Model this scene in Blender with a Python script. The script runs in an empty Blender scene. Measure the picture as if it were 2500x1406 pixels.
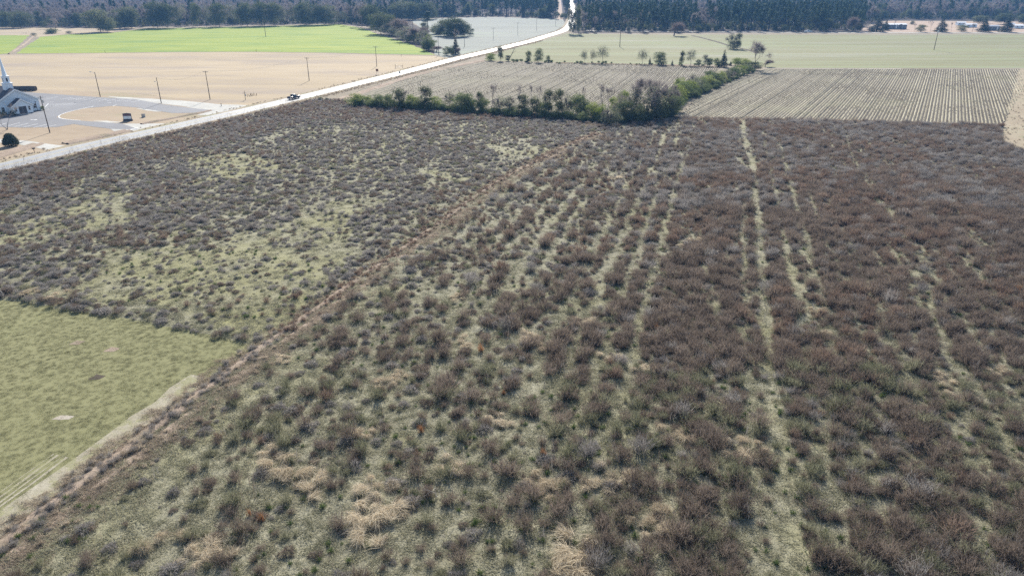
import bpy, math, random
import numpy as np
R = math.radians
rnd = random.Random(7)

# ------------------------------------------------------------------ camera, world, sun, exposure
sc = bpy.context.scene
FPX, HZ, CAMH = 1700.0, -50.0, 40.0                 # focal length and horizon in the 2500 px photograph, flying height in metres
PITCH = math.atan((703 - HZ) / FPX)
CP, SP = math.cos(PITCH), math.sin(PITCH)
cd = bpy.data.cameras.new('camera'); cam = bpy.data.objects.new('camera', cd)
sc.collection.objects.link(cam); sc.camera = cam
cd.sensor_width = 36; cd.lens = FPX / 2500 * 36; cd.clip_start = 0.5; cd.clip_end = 9000
cam.location = (0, 0, CAMH); cam.rotation_euler = (R(90) - PITCH, 0, 0)
SUN_EL = R(33)
w = bpy.data.worlds.new('World'); sc.world = w; w.use_nodes = True
nt = w.node_tree; bg = nt.nodes['Background']
sky = nt.nodes.new('ShaderNodeTexSky'); sky.sky_type = 'NISHITA'; sky.sun_disc = False
sky.sun_elevation = SUN_EL; sky.sun_rotation = 0.0
nt.links.new(sky.outputs[0], bg.inputs[0]); bg.inputs[1].default_value = 0.095
sl = bpy.data.lights.new('sun', 'SUN'); sl.energy = 5.0; sl.angle = R(0.5); sl.color = (1.0, 0.95, 0.87)
so = bpy.data.objects.new('sun', sl); sc.collection.objects.link(so)
so.rotation_euler = (-(R(90) - SUN_EL), 0, 0); so.location = (0, 0, 200)
vs = sc.view_settings
vs.view_transform = 'Standard'; vs.look = 'None'; vs.gamma = 1; vs.exposure = 0.9; vs.use_curve_mapping = False
sc.cycles.max_bounces = 5; sc.cycles.transparent_max_bounces = 8
sc.cycles.volume_bounces = 0; sc.cycles.use_denoising = False

# ------------------------------------------------------------------ geometry helpers
def at(x, y, z=0.0):                                 # photo pixel -> point on the plane z
    dx = (x - 1250) / FPX; dy = (703 - y) / FPX
    t = (z - CAMH) / (-SP + dy * CP)
    return (t * dx, t * (CP + dy * SP))
def depth(X, Y, Z=0): return Y * CP - (Z - CAMH) * SP
def to_px(X, Y, Z=0.0):
    f = Y * CP - (Z - CAMH) * SP; u = Y * SP + (Z - CAMH) * CP
    return 1250 + FPX * X / f, 703 - FPX * u / f
def height_at(x, y, ytop):
    X, Y = at(x, y); lo, hi = 0.0, 70.0
    for _ in range(36):
        m = (lo + hi) / 2
        if to_px(X, Y, m)[1] > ytop: lo = m
        else: hi = m
    return lo
def link(o): sc.collection.objects.link(o); return o
def tri_mesh(name, V, T, mats, mi=None, tint=None, smooth=False):
    V = np.asarray(V, np.float32); T = np.asarray(T, np.int32)
    me = bpy.data.meshes.new(name)
    me.vertices.add(len(V)); me.vertices.foreach_set('co', V.ravel())
    me.loops.add(T.size); me.loops.foreach_set('vertex_index', T.ravel())
    k = T.shape[1]
    me.polygons.add(len(T)); me.polygons.foreach_set('loop_start', np.arange(0, T.size, k, dtype=np.int32))
    for m in (mats if isinstance(mats, (list, tuple)) else [mats]): me.materials.append(m)
    if mi is not None: me.polygons.foreach_set('material_index', np.asarray(mi, np.int32))
    if smooth: me.polygons.foreach_set('use_smooth', np.ones(len(T), bool))
    me.update(calc_edges=True)
    if tint is not None:
        a = me.attributes.new('tint', 'FLOAT', 'POINT'); a.data.foreach_set('value', np.asarray(tint, np.float32))
    return me
class MB:
    """collects boxes, prisms and tubes for one mesh object"""
    def __init__(s): s.v = []; s.f = []
    def add(s, V, F):
        n = len(s.v); s.v += [tuple(map(float, p)) for p in V]; s.f += [tuple(i + n for i in f) for f in F]; return s
    def box(s, x0, x1, y0, y1, z0, z1):
        return s.add([(x0,y0,z0),(x1,y0,z0),(x1,y1,z0),(x0,y1,z0),(x0,y0,z1),(x1,y0,z1),(x1,y1,z1),(x0,y1,z1)],
                     [(3,2,1,0),(4,5,6,7),(0,1,5,4),(1,2,6,5),(2,3,7,6),(3,0,4,7)])
    def prism(s, poly, axis, a, b):                  # polygon in the two other axes, extruded along axis from a to b
        def P(u, v, t): return (t,u,v) if axis == 'x' else (u,t,v) if axis == 'y' else (u,v,t)
        n = len(poly); V = [P(u,v,a) for u,v in poly] + [P(u,v,b) for u,v in poly]
        F = [tuple(range(n))[::-1], tuple(range(n, 2*n))] + [(i, (i+1)%n, n+(i+1)%n, n+i) for i in range(n)]
        return s.add(V, F)
    def tube(s, p0, p1, r0, r1=None, k=6, cap=True):
        r1 = r0 if r1 is None else r1
        p0 = np.array(p0, float); p1 = np.array(p1, float); d = p1 - p0; d /= np.linalg.norm(d)
        u = np.cross(d, (0,0,1) if abs(d[2]) < .9 else (1,0,0)); u /= np.linalg.norm(u); v = np.cross(d, u)
        V = []
        for p, r in ((p0, r0), (p1, r1)):
            for i in range(k):
                a = 2*math.pi*i/k; V.append(p + r*(math.cos(a)*u + math.sin(a)*v))
        F = [(i, (i+1)%k, k+(i+1)%k, k+i) for i in range(k)]
        if cap: F += [tuple(range(k))[::-1], tuple(range(k, 2*k))]
        return s.add(V, F)
    def mesh(s, name, mat, smooth=False):
        me = bpy.data.meshes.new(name); me.from_pydata(s.v, [], s.f); me.materials.append(mat)
        if smooth: me.polygons.foreach_set('use_smooth', np.ones(len(me.polygons), bool))
        me.update(); return me
    def build(s, name, mat, parent=None, smooth=False, bevel=0):
        o = link(bpy.data.objects.new(name, s.mesh(name, mat, smooth)))
        if parent: o.parent = parent
        if bevel:
            b = o.modifiers.new('bevel', 'BEVEL'); b.width = bevel; b.segments = 2; b.limit_method = 'ANGLE'
        return o
def tag(o, label, cat=None, group=None, kind=None):
    if label: o['label'] = label
    if cat: o['category'] = cat
    if group: o['group'] = group
    if kind: o['kind'] = kind
    return o
def empty(name, loc, rz=0.0, label=None, cat=None, group=None):
    o = link(bpy.data.objects.new(name, None)); o.location = loc; o.rotation_euler = (0, 0, rz); o.empty_display_size = .3
    return tag(o, label, cat, group)
def copy_tree(o, parent=None):
    c = link(o.copy()); c.parent = parent
    for ch in list(o.children): copy_tree(ch, c)
    return c
def hash2(ix, iy, seed):
    h = np.sin(ix * 127.1 + iy * 311.7 + seed * 74.7) * 43758.5453
    return h - np.floor(h)
def vnoise(x, y, s, seed=0):
    x = np.asarray(x, float) / s; y = np.asarray(y, float) / s
    ix = np.floor(x); iy = np.floor(y); fx = x - ix; fy = y - iy
    fx = fx*fx*(3-2*fx); fy = fy*fy*(3-2*fy)
    a = hash2(ix,iy,seed); b = hash2(ix+1,iy,seed); c = hash2(ix,iy+1,seed); d = hash2(ix+1,iy+1,seed)
    return a*(1-fx)*(1-fy) + b*fx*(1-fy) + c*(1-fx)*fy + d*fx*fy
def inside(px, py, poly):
    px = np.asarray(px, float); py = np.asarray(py, float); r = np.zeros(px.shape, bool); n = len(poly)
    for i in range(n):
        x0, y0 = poly[i]; x1, y1 = poly[(i+1) % n]
        if y0 == y1: continue
        c = ((y0 > py) != (y1 > py)) & (px < (x1-x0)*(py-y0)/(y1-y0) + x0)
        r ^= c
    return r

# ------------------------------------------------------------------ materials
def mat(name):
    m = bpy.data.materials.new(name); m.use_nodes = True
    n = m.node_tree.nodes; n.clear(); out = n.new('ShaderNodeOutputMaterial'); return m, m.node_tree, out
def ramp(t, stops, fac):
    r = t.nodes.new('ShaderNodeValToRGB'); e = r.color_ramp.elements
    while len(e) < len(stops): e.new(0.5)
    for el, (p, c) in zip(e, stops): el.position = p; el.color = (*c, 1)
    t.links.new(fac, r.inputs[0]); return r.outputs[0]
def noise(t, scale, detail=4, rough=.6, stretch=(1,1,1), rot=0.0, coord='Object'):
    tc = t.nodes.new('ShaderNodeTexCoord'); mp = t.nodes.new('ShaderNodeMapping')
    mp.inputs['Scale'].default_value = stretch; mp.inputs['Rotation'].default_value = (0, 0, rot)
    t.links.new(tc.outputs[coord], mp.inputs[0])
    n = t.nodes.new('ShaderNodeTexNoise'); n.inputs['Scale'].default_value = scale
    n.inputs['Detail'].default_value = detail; n.inputs['Roughness'].default_value = rough
    t.links.new(mp.outputs[0], n.inputs['Vector']); return n.outputs['Fac']
def mixc(t, fac, a, b, mode='MIX'):
    m = t.nodes.new('ShaderNodeMix'); m.data_type = 'RGBA'; m.blend_type = mode
    if isinstance(fac, (int, float)): m.inputs[0].default_value = fac
    else: t.links.new(fac, m.inputs[0])
    for s, v in ((6, a), (7, b)):
        if isinstance(v, tuple): m.inputs[s].default_value = (*v, 1)
        else: t.links.new(v, m.inputs[s])
    return m.outputs[2]
def step(t, fac, lo, hi):
    m = t.nodes.new('ShaderNodeMapRange'); m.interpolation_type = 'SMOOTHSTEP'
    m.inputs[1].default_value = lo; m.inputs[2].default_value = hi; t.links.new(fac, m.inputs[0]); return m.outputs[0]
def finish(m, t, out, col, rough=.9, spec=.2, bump=None, bs=.4, bd=.1, transl=0.0, sheen=0):
    p = t.nodes.new('ShaderNodeBsdfPrincipled')
    if isinstance(col, tuple): p.inputs['Base Color'].default_value = (*col, 1)
    else: t.links.new(col, p.inputs['Base Color'])
    if isinstance(rough, (int, float)): p.inputs['Roughness'].default_value = rough
    else: t.links.new(rough, p.inputs['Roughness'])
    p.inputs['Specular IOR Level'].default_value = spec
    if bump is not None:
        b = t.nodes.new('ShaderNodeBump'); b.inputs['Strength'].default_value = bs; b.inputs['Distance'].default_value = bd
        t.links.new(bump, b.inputs['Height']); t.links.new(b.outputs[0], p.inputs['Normal'])
    sh = p.outputs[0]
    if transl:
        tr = t.nodes.new('ShaderNodeBsdfTranslucent')
        if isinstance(col, tuple): tr.inputs[0].default_value = (*col, 1)
        else: t.links.new(col, tr.inputs[0])
        mx = t.nodes.new('ShaderNodeMixShader'); mx.inputs[0].default_value = transl
        t.links.new(sh, mx.inputs[1]); t.links.new(tr.outputs[0], mx.inputs[2]); sh = mx.outputs[0]
    t.links.new(sh, out.inputs[0]); return m
def plain(name, col, rough=.7, spec=.3, var=.12, vs_=3.0, metal=0.0):
    m, t, out = mat(name)
    n = noise(t, vs_, 4)
    c = ramp(t, [(0.3, tuple(x*(1-var) for x in col)), (0.7, tuple(min(1, x*(1+var)) for x in col))], n)
    finish(m, t, out, c, rough, spec)
    if metal: [x for x in t.nodes if x.type == 'BSDF_PRINCIPLED'][0].inputs['Metallic'].default_value = metal
    return m
def field(name, stops, big=.02, fine=.6, stretch=(1,1,1), rot=0.0, patch=None, streak=None, bump=(.5,.15), finemix=.5, bscale=2.5):
    """ground cover: broad patches, finer mottling, optional second colour in patches and optional streaks"""
    m, t, out = mat(name)
    a = noise(t, big, 5, .65, stretch, rot); b = noise(t, fine, 6, .7, stretch, rot)
    mx = t.nodes.new('ShaderNodeMix'); mx.data_type = 'FLOAT'; mx.inputs[0].default_value = finemix
    t.links.new(a, mx.inputs[2]); t.links.new(b, mx.inputs[3])
    c = ramp(t, stops, mx.outputs[0])
    if patch:
        col, sc_, lo, hi, amt = patch
        f = step(t, noise(t, sc_, 5, .7, stretch, rot), lo, hi)
        mm = t.nodes.new('ShaderNodeMath'); mm.operation = 'MULTIPLY'; mm.inputs[1].default_value = amt; t.links.new(f, mm.inputs[0])
        c = mixc(t, mm.outputs[0], c, col)
    if streak:
        col, sc_, st, rt, lo, hi, amt = streak
        f = step(t, noise(t, sc_, 3, .6, st, rt), lo, hi)
        mm = t.nodes.new('ShaderNodeMath'); mm.operation = 'MULTIPLY'; mm.inputs[1].default_value = amt; t.links.new(f, mm.inputs[0])
        c = mixc(t, mm.outputs[0], c, col)
    bn = noise(t, bscale, 6, .75)
    return finish(m, t, out, c, .95, .1, bn, bump[0], bump[1])
def strandmat(name, c0, c1, c2, transl=.3, grain=1.0):
    """twigs, grass blades and leaves: colour varies from strand to strand (mesh attribute tint) and from plant to plant"""
    m, t, out = mat(name)
    at_ = t.nodes.new('ShaderNodeAttribute'); at_.attribute_name = 'tint'
    oi = t.nodes.new('ShaderNodeObjectInfo')
    mx = t.nodes.new('ShaderNodeMath'); mx.operation = 'MULTIPLY_ADD'; mx.inputs[1].default_value = .55
    hf = t.nodes.new('ShaderNodeMath'); hf.operation = 'MULTIPLY'; hf.inputs[1].default_value = .45
    t.links.new(oi.outputs['Random'], hf.inputs[0])
    t.links.new(at_.outputs['Fac'], mx.inputs[0]); t.links.new(hf.outputs[0], mx.inputs[2])
    c = ramp(t, [(0.05, c0), (0.5, c1), (0.95, c2)], mx.outputs[0])
    return finish(m, t, out, c, .8, .15, transl=transl)

M = {}
M['ground'] = field('ground_dry', [(.25,(.17,.14,.10)),(.6,(.27,.23,.17)),(.85,(.36,.31,.24))], .03, .8)
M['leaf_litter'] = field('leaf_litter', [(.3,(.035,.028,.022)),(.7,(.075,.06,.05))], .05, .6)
M['fallow'] = field('fallow_grass', [(.28,(.135,.125,.08)),(.45,(.22,.207,.143)),(.62,(.305,.29,.21)),(.8,(.39,.37,.28))], .06, 1.1,
                    patch=((.25,.24,.125), .045, .52, .68, .55), bump=(.9,.25), finemix=.6, bscale=1.8)
M['mowed'] = field('mowed_grass', [(.2,(.178,.178,.088)),(.5,(.21,.204,.105)),(.8,(.258,.242,.138))], .04, 3.0, (1,.35,1), R(-20),
                   patch=((.172,.182,.08), .035, .5, .62, .4),
                   bump=(.35,.06), bscale=9.0)
M['tan_field'] = field('tan_dead_grass', [(.3,(.30,.24,.158)),(.55,(.385,.31,.208)),(.75,(.445,.37,.265))], .012, .08, (.35,1.6,1), 0,
                       patch=((.285,.235,.185), .03, .46, .66, .85), bump=(.2,.1))
M['lawn'] = field('dormant_lawn', [(.3,(.26,.20,.14)),(.55,(.34,.27,.19)),(.75,(.42,.35,.26))], .04, .35, (.5,1,1), 0,
                  patch=((.26,.25,.14), .05, .55, .7, .6), bump=(.3,.1))
M['verge'] = field('road_verge', [(.3,(.22,.17,.12)),(.55,(.32,.27,.19)),(.75,(.40,.35,.26))], .08, .6, patch=((.22,.22,.13), .1, .5, .65, .7), bump=(.5,.15))
M['green'] = field('green_crop', [(.3,(.18,.245,.040)),(.5,(.245,.295,.055)),(.72,(.33,.345,.095))], .012, .06, (.5,1.6,1), R(10),
                   streak=((.15,.23,.06), .05, (.35,2.2,1), R(-12), .48, .62, .75), bump=(.2,.1))
M['pale'] = field('pale_young_crop', [(.3,(.155,.153,.080)),(.55,(.208,.203,.112)),(.75,(.27,.255,.155))], .008, .05, (.25,2.2,1), 0,
                  patch=((.29,.28,.22), .015, .5, .66, .7), streak=((.225,.245,.13), .03, (.15,3,1), 0, .48, .62, .8), bump=(.2,.1))
M['pale_grey'] = field('pale_grey_stubble', [(.3,(.20,.21,.18)),(.55,(.255,.262,.23)),(.75,(.31,.31,.275))], .01, .06, (.3,2,1), R(-12),
                  patch=((.27,.31,.22), .02, .5, .66, .6), bump=(.2,.1))
M['yard'] = field('bare_yard', [(.3,(.30,.22,.16)),(.55,(.38,.29,.22)),(.75,(.45,.37,.30))], .03, .3, (.5,1.5,1), bump=(.2,.1))
M['soil'] = field('stubble_soil', [(.3,(.055,.045,.037)),(.55,(.09,.076,.06)),(.75,(.14,.12,.093))], .04, 1.0, patch=((.15,.15,.085), .03, .5, .64, .6), bump=(.7,.2))
M['gravel'] = field('pale_gravel', [(.3,(.33,.32,.29)),(.55,(.45,.44,.40)),(.75,(.58,.56,.52))], .1, .8, bump=(.3,.05))
M['bank'] = field('ditch_bank', [(.3,(.21,.16,.12)),(.55,(.33,.26,.20)),(.75,(.43,.355,.28))], .1, 1.2, patch=((.16,.15,.09), .12, .5, .65, .6), bump=(.8,.2))
M['worn'] = field('worn_pale_grass', [(.3,(.24,.215,.15)),(.55,(.34,.31,.235)),(.75,(.44,.41,.33))], .3, 2.5, patch=((.24,.235,.12), .5, .48, .6, .7), bump=(.7,.1), bscale=5)
M['dark_earth'] = field('dark_earth', [(.3,(.05,.04,.032)),(.7,(.11,.09,.07))], .3, 1.5)
M['sand'] = field('pale_sand', [(.3,(.30,.26,.21)),(.7,(.46,.42,.35))], .3, 1.5)
def road_mat(name, c0, c1, rough, spec, track=None):
    m, t, out = mat(name)
    a = noise(t, .08, 6, .7); c = ramp(t, [(.35, c0), (.65, c1)], a)
    c = mixc(t, .25, c, ramp(t, [(.3, tuple(x*.8 for x in c0)), (.7, tuple(min(1,x*1.15) for x in c1))], noise(t, 1.5, 6, .8)))
    return finish(m, t, out, c, rough, spec, noise(t, 20, 3), .15, .02)
M['road'] = road_mat('worn_asphalt_road', (.235,.233,.228), (.30,.298,.288), .52, .42)
M['lot'] = road_mat('parking_asphalt', (.14,.14,.148), (.185,.185,.192), .8, .3)
M['paint'] = plain('white_road_paint', (.72,.72,.70), .6, .3, .08)
M['yellow'] = plain('yellow_road_paint', (.55,.42,.12), .6, .3, .15)
M['siding'] = plain('white_siding', (.72,.79,.86), .55, .3, .03, 1.0)  # white siding with the blue of open shade mixed into its colour
M['trim'] = plain('white_trim', (.82,.82,.82), .5, .3, .03)
M['shingle'] = None
def add_moss(m, col):
    t = m.node_tree; p = [x for x in t.nodes if x.type == 'BSDF_PRINCIPLED'][0]; l = p.inputs['Base Color'].links[0]; src = l.from_socket
    a = t.nodes.new('ShaderNodeAttribute'); a.attribute_name = 'moss'; f = step(t, a.outputs['Fac'], .15, .8)
    t.links.new(mixc(t, f, src, mixc(t, .40, src, col)), p.inputs['Base Color'])
add_moss(M['fallow'], (.27,.26,.095))
def shingle():
    m, t, out = mat('grey_brown_shingle')
    n = noise(t, 3.0, 4, .7, (1, 6, 6)); c = ramp(t, [(.3,(.042,.042,.052)),(.7,(.085,.085,.105))], n)  # dark roof colours lean blue, open-shade light painted into them
    return finish(m, t, out, c, .8, .3, n, .4, .03)
M['shingle'] = shingle()
M['glass'] = plain('dark_window_glass', (.03,.035,.045), .12, .6, .1)
M['door'] = plain('dark_double_door', (.06,.06,.08), .5, .4, .1)
M['concrete'] = plain('pale_concrete', (.42,.41,.39), .85, .2, .12)
M['wood_pole'] = plain('weathered_pole_wood', (.10,.078,.06), .85, .2, .25, 6)
M['grey_pole'] = plain('grey_pole_wood', (.17,.15,.13), .85, .2, .2, 6)
M['metal'] = plain('galvanised_metal', (.42,.43,.44), .45, .5, .08, metal=.6)
M['dark_metal'] = plain('dark_metal', (.05,.05,.055), .5, .4, .1)
M['ceramic'] = plain('white_insulator', (.78,.78,.78), .3, .5, .03)
M['wire'] = plain('weathered_wire', (.30,.30,.30), .9, .05, .02)
M['bale'] = plain('dark_weathered_hay', (.10,.09,.085), .95, .1, .3, 5)
M['bale_end'] = plain('weathered_hay_end', (.14,.12,.10), .95, .1, .3, 5)
M['maroon'] = plain('maroon_sign_panel', (.13,.07,.085), .6, .3, .05)
M['sign_white'] = plain('white_sign_panel', (.80,.80,.80), .5, .3, .02)
M['sign_frame'] = plain('brown_sign_frame', (.10,.085,.08), .7, .3, .1)
M['brick'] = plain('dark_brick_base', (.09,.08,.085), .85, .2, .3, 8)
M['rust'] = plain('reddish_sign_back', (.22,.12,.09), .7, .3, .2)
M['blue_paint'] = plain('dark_blue_car_paint', (.012,.02,.055), .34, .4, .05)
M['white_paint'] = plain('white_car_paint', (.75,.77,.80), .2, .5, .03)
M['tyre'] = plain('black_tyre', (.02,.02,.02), .9, .2, .1)
M['chrome'] = plain('silver_rim', (.5,.5,.5), .3, .5, .05, metal=.8)
M['red_lamp'] = plain('red_tail_lamp', (.25,.02,.02), .3, .5, .05)
M['clear_lamp'] = plain('clear_headlamp', (.6,.6,.62), .2, .5, .02)
M['trailer_wall'] = plain('grey_blue_siding', (.18,.20,.23), .7, .3, .06)
M['white_roof'] = plain('white_metal_roof', (.72,.73,.74), .5, .4, .05)
M['bark'] = plain('grey_bark', (.115,.10,.09), .9, .1, .25, 2)
M['pale_bark'] = plain('pale_bark', (.25,.23,.21), .9, .1, .2, 2)
M['dark_bark'] = plain('dark_bark', (.06,.05,.042), .9, .1, .25, 2)
M['bleached'] = plain('bleached_deadwood', (.55,.52,.48), .85, .1, .12, 5)
M['old_wood'] = plain('old_fence_wood', (.17,.11,.07), .9, .1, .2, 5)
M['tw_brown'] = strandmat('brown_weed_twigs', (.112,.088,.070), (.176,.140,.113), (.27,.22,.18), 0.5)
M['tw_grey'] = strandmat('grey_weed_twigs', (.15,.138,.13), (.235,.217,.204), (.36,.335,.31), 0.5)
M['tw_red'] = strandmat('reddish_weed_twigs', (.13,.088,.066), (.20,.142,.108), (.29,.22,.172), 0.5)
M['tw_olive'] = strandmat('olive_weed_twigs', (.125,.128,.08), (.19,.19,.12), (.29,.275,.19), 0.5)
M['straw'] = strandmat('tan_straw', (.40,.33,.23), (.56,.48,.35), (.72,.64,.50), .5)
M['orange_grass'] = strandmat('orange_dry_grass', (.26,.13,.06), (.36,.19,.09), (.43,.27,.15))
M['mat_grass'] = strandmat('matted_pale_grass', (.175,.172,.10), (.29,.28,.185), (.45,.425,.315), 0.4)
M['mown'] = strandmat('mown_green_grass', (.16,.16,.072), (.205,.20,.098), (.275,.26,.15), .38)
M['lush'] = strandmat('low_green_weeds', (.05,.085,.022), (.085,.13,.035), (.13,.17,.06), .35)
M['stubble'] = strandmat('stubble_straw', (.22,.18,.13), (.33,.285,.215), (.46,.42,.34))
M['bank_grass'] = strandmat('tan_bank_grass', (.22,.175,.13), (.35,.29,.22), (.50,.43,.34), .5)
M['forest_twig'] = strandmat('grey_forest_twigs', (.13,.11,.108), (.20,.175,.168), (.29,.26,.24), 0.45)
M['rosy_twig'] = strandmat('rosy_twigs', (.15,.11,.10), (.21,.165,.15), (.28,.23,.21))
M['leaf_oak'] = strandmat('evergreen_leaves', (.045,.062,.026), (.10,.122,.05), (.24,.245,.13), .42)
M['leaf_pine'] = strandmat('pine_needles', (.028,.055,.028), (.055,.092,.042), (.10,.135,.062), .25)
M['leaf_cedar'] = strandmat('cedar_foliage', (.016,.028,.014), (.032,.048,.022), (.06,.075,.035), .15)
M['leaf_bright'] = strandmat('yellow_green_leaves', (.13,.175,.04), (.22,.265,.07), (.33,.34,.13), .5)
M['leaf_hedge'] = strandmat('hedge_leaves', (.075,.105,.042), (.14,.175,.072), (.23,.25,.115), .45)
M['leaf_grey'] = strandmat('grey_green_leaves', (.10,.11,.07), (.165,.175,.115), (.25,.25,.17), .45)

# ------------------------------------------------------------------ haze
def haze_box():
    o = MB().box(-2650, 2650, -420, 3150, -1.0, 43.0).build('haze', M['paint'])
    m, t, out = mat('haze_air'); o.data.materials[0] = m
    v = t.nodes.new('ShaderNodeVolumePrincipled'); v.inputs['Color'].default_value = (.22,.50,1.0,1)
    v.inputs['Density'].default_value = .00017; v.inputs['Anisotropy'].default_value = 0.0
    t.links.new(v.outputs[0], out.inputs['Volume'])
    tag(o, 'thin blue haze lying over the whole farmland', kind='stuff')
haze_box()

# ------------------------------------------------------------------ ground sheets
def sheet(name, pts, m, z, ground=False, jit=0.0, step_=6.0):
    P = [p if ground else at(*p) for p in pts]
    if jit:
        Q = []
        for i, a in enumerate(P):
            b = P[(i+1) % len(P)]; L = math.hypot(b[0]-a[0], b[1]-a[1]); n = max(1, int(L / step_))
            nx, ny = -(b[1]-a[1])/max(L,1e-6), (b[0]-a[0])/max(L,1e-6)
            for k in range(n):
                f = k / n; x = a[0]+(b[0]-a[0])*f; y = a[1]+(b[1]-a[1])*f
                d = (rnd.random()-.5)*2*jit if k else 0
                Q.append((x+nx*d, y+ny*d))
        P = Q
    me = bpy.data.meshes.new(name); me.from_pydata([(x,y,0) for x,y in P], [], [tuple(range(len(P)))])
    me.materials.append(m); me.update()
    if me.polygons[0].normal.z < 0: me.flip_normals()
    o = link(bpy.data.objects.new(name, me)); o.location.z = z; o['kind'] = 'structure'; return o
def ribbon(name, line, prof, m, z=0.0, smooth=True, kind='structure', wob=0.0):
    """strip along a ground polyline; prof = [(offset, height)], left to right"""
    L = np.array(line, float); d = np.hypot(*np.diff(L, axis=0).T); s = np.r_[0, np.cumsum(d)]
    n = max(2, int(s[-1] / 2.5)); q = np.linspace(0, s[-1], n)
    X = np.interp(q, s, L[:,0]); Y = np.interp(q, s, L[:,1])
    k = 5 if n > 12 else 1
    if k > 1:
        pad = lambda A: np.r_[[2*A[0]-A[i] for i in range(k-1, 0, -1)], A, [2*A[-1]-A[-1-i] for i in range(1, k)]]
        ker = np.ones(2*k-1)/(2*k-1); X = np.convolve(pad(X), ker, 'valid'); Y = np.convolve(pad(Y), ker, 'valid')
    tx = np.gradient(X); ty = np.gradient(Y); tl = np.hypot(tx, ty); nx = ty/tl; ny = -tx/tl
    V = []; k = len(prof)
    for i in range(n):
        for j, (o_, h) in enumerate(prof):
            jit = wob*(rnd.random()-.5)
            V.append((X[i]+nx[i]*(o_+jit), Y[i]+ny[i]*(o_+jit), z + h*(1+ (wob and (rnd.random()-.5)*.6))))
    T = [(i*k+j, i*k+j+1, (i+1)*k+j+1, (i+1)*k+j) for i in range(n-1) for j in range(k-1)]
    me = tri_mesh(name, V, T, m, smooth=smooth)
    if me.polygons[0].normal.z < 0: me.flip_normals()
    o = link(bpy.data.objects.new(name, me)); o['kind'] = kind; return o, np.c_[X, Y], np.c_[nx, ny]

gr = sheet('ground', [(-2600,-400),(2600,-400),(2600,3100),(-2600,3100)], M['ground'], 0, True)
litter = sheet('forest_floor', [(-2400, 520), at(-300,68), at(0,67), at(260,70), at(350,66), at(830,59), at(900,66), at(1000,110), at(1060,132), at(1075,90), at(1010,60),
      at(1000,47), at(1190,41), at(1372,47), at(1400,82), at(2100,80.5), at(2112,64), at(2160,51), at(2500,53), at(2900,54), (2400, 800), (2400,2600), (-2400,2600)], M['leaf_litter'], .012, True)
sheet('tan_far_field', [(-500,69),(0,68),(258,70),(345,68),(260,82),(170,84),(95,91),(72,87),(0,87),(-500,90)], M['tan_field'], .03, jit=.8)
sheet('tan_field', [(-700,140),(0,134),(430,128.5),(620,128),(830,132),(1062,138),(1085,142),(1170,128),(1085,151),(1000,170.5),(800,225),(660,252),(560,262),(430,240),(330,229),(100,219),(-700,205)], M['tan_field'], .02, jit=.6)
sheet('lawn', [(-500,212),(0,216),(100,219),(330,229),(430,240),(600,264),(420,306),(300,334),(150,371),(0,402),(-300,465),(-500,505)], M['lawn'], .024, jit=.5)
sheet('green_crop_field', [(40,131.5),(97,91),(172,84.5),(262,82),(352,71),(600,66),(830,60),(885,70),(940,90),(1000,108),(1062,135),(830,130),(620,127),(430,127.5),(240,130)], M['green'], .036, jit=.7)
sheet('green_crop_field', [(-500,91),(0,87),(70,87),(58,100),(24,131),(0,133),(-500,140)], M['green'], .036, jit=.7)
sheet('pale_stubble_field', [(1000,49),(1190,42),(1300,45),(1374,48),(1386,64),(1340,82),(1290,98),(1200,119.5),(1100,143),(1080,140),(1062,134),(1060,110),(1052,90),(1040,78)], M['pale_grey'], .03, jit=.6)
sheet('pale_crop_field', [(1178,149),(1225,127),(1300,107),(1385,82),(1400,84),(1430,84),(1500,85),(1650,86),(2000,85.5),(2500,85),(3000,87),(3000,170),(2500,167.5),(1880,166.5),(1845,161),(1800,157),(1590,157.5),(1350,152)], M['pale'], .03, jit=.5)
sheet('house_yard', [(2095,80.5),(2113,66),(2165,52),(2500,54),(3000,55),(3000,80),(2500,79.5)], M['yard'], .03, jit=.5)
f1 = [(836,243),(880,220),(1000,186),(1187,151),(1350,154.5),(1590,160.5),(1760,166),(1735,185),(1640,215),(1560,262),(1480,295),(1350,276),(1100,263),(870,258)]
f2 = [(1655,288),(1700,240),(1770,205),(1868,170),(2100,168.5),(2490,170),(2500,215),(2450,306),(2200,300),(1900,292)]
sheet('stubble_field', f1, M['soil'], .024, jit=.4)
sheet('stubble_field', f2, M['soil'], .024, jit=.4)
sheet('sandy_track', [(2490,168),(3000,168),(3000,400),(2700,390),(2560,400),(2440,345),(2435,318),(2452,300)], M['verge'], .03, jit=.7)
mow = [(-700,690),(-200,712),(0,731),(150,752),(350,785),(500,815),(640,849),(560,905),(440,1000),(300,1110),(150,1225),(0,1345),(-200,1500),(-700,1500)]
sheet('mowed_field', mow, M['mowed'], .05, jit=.15, step_=2)

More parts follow.
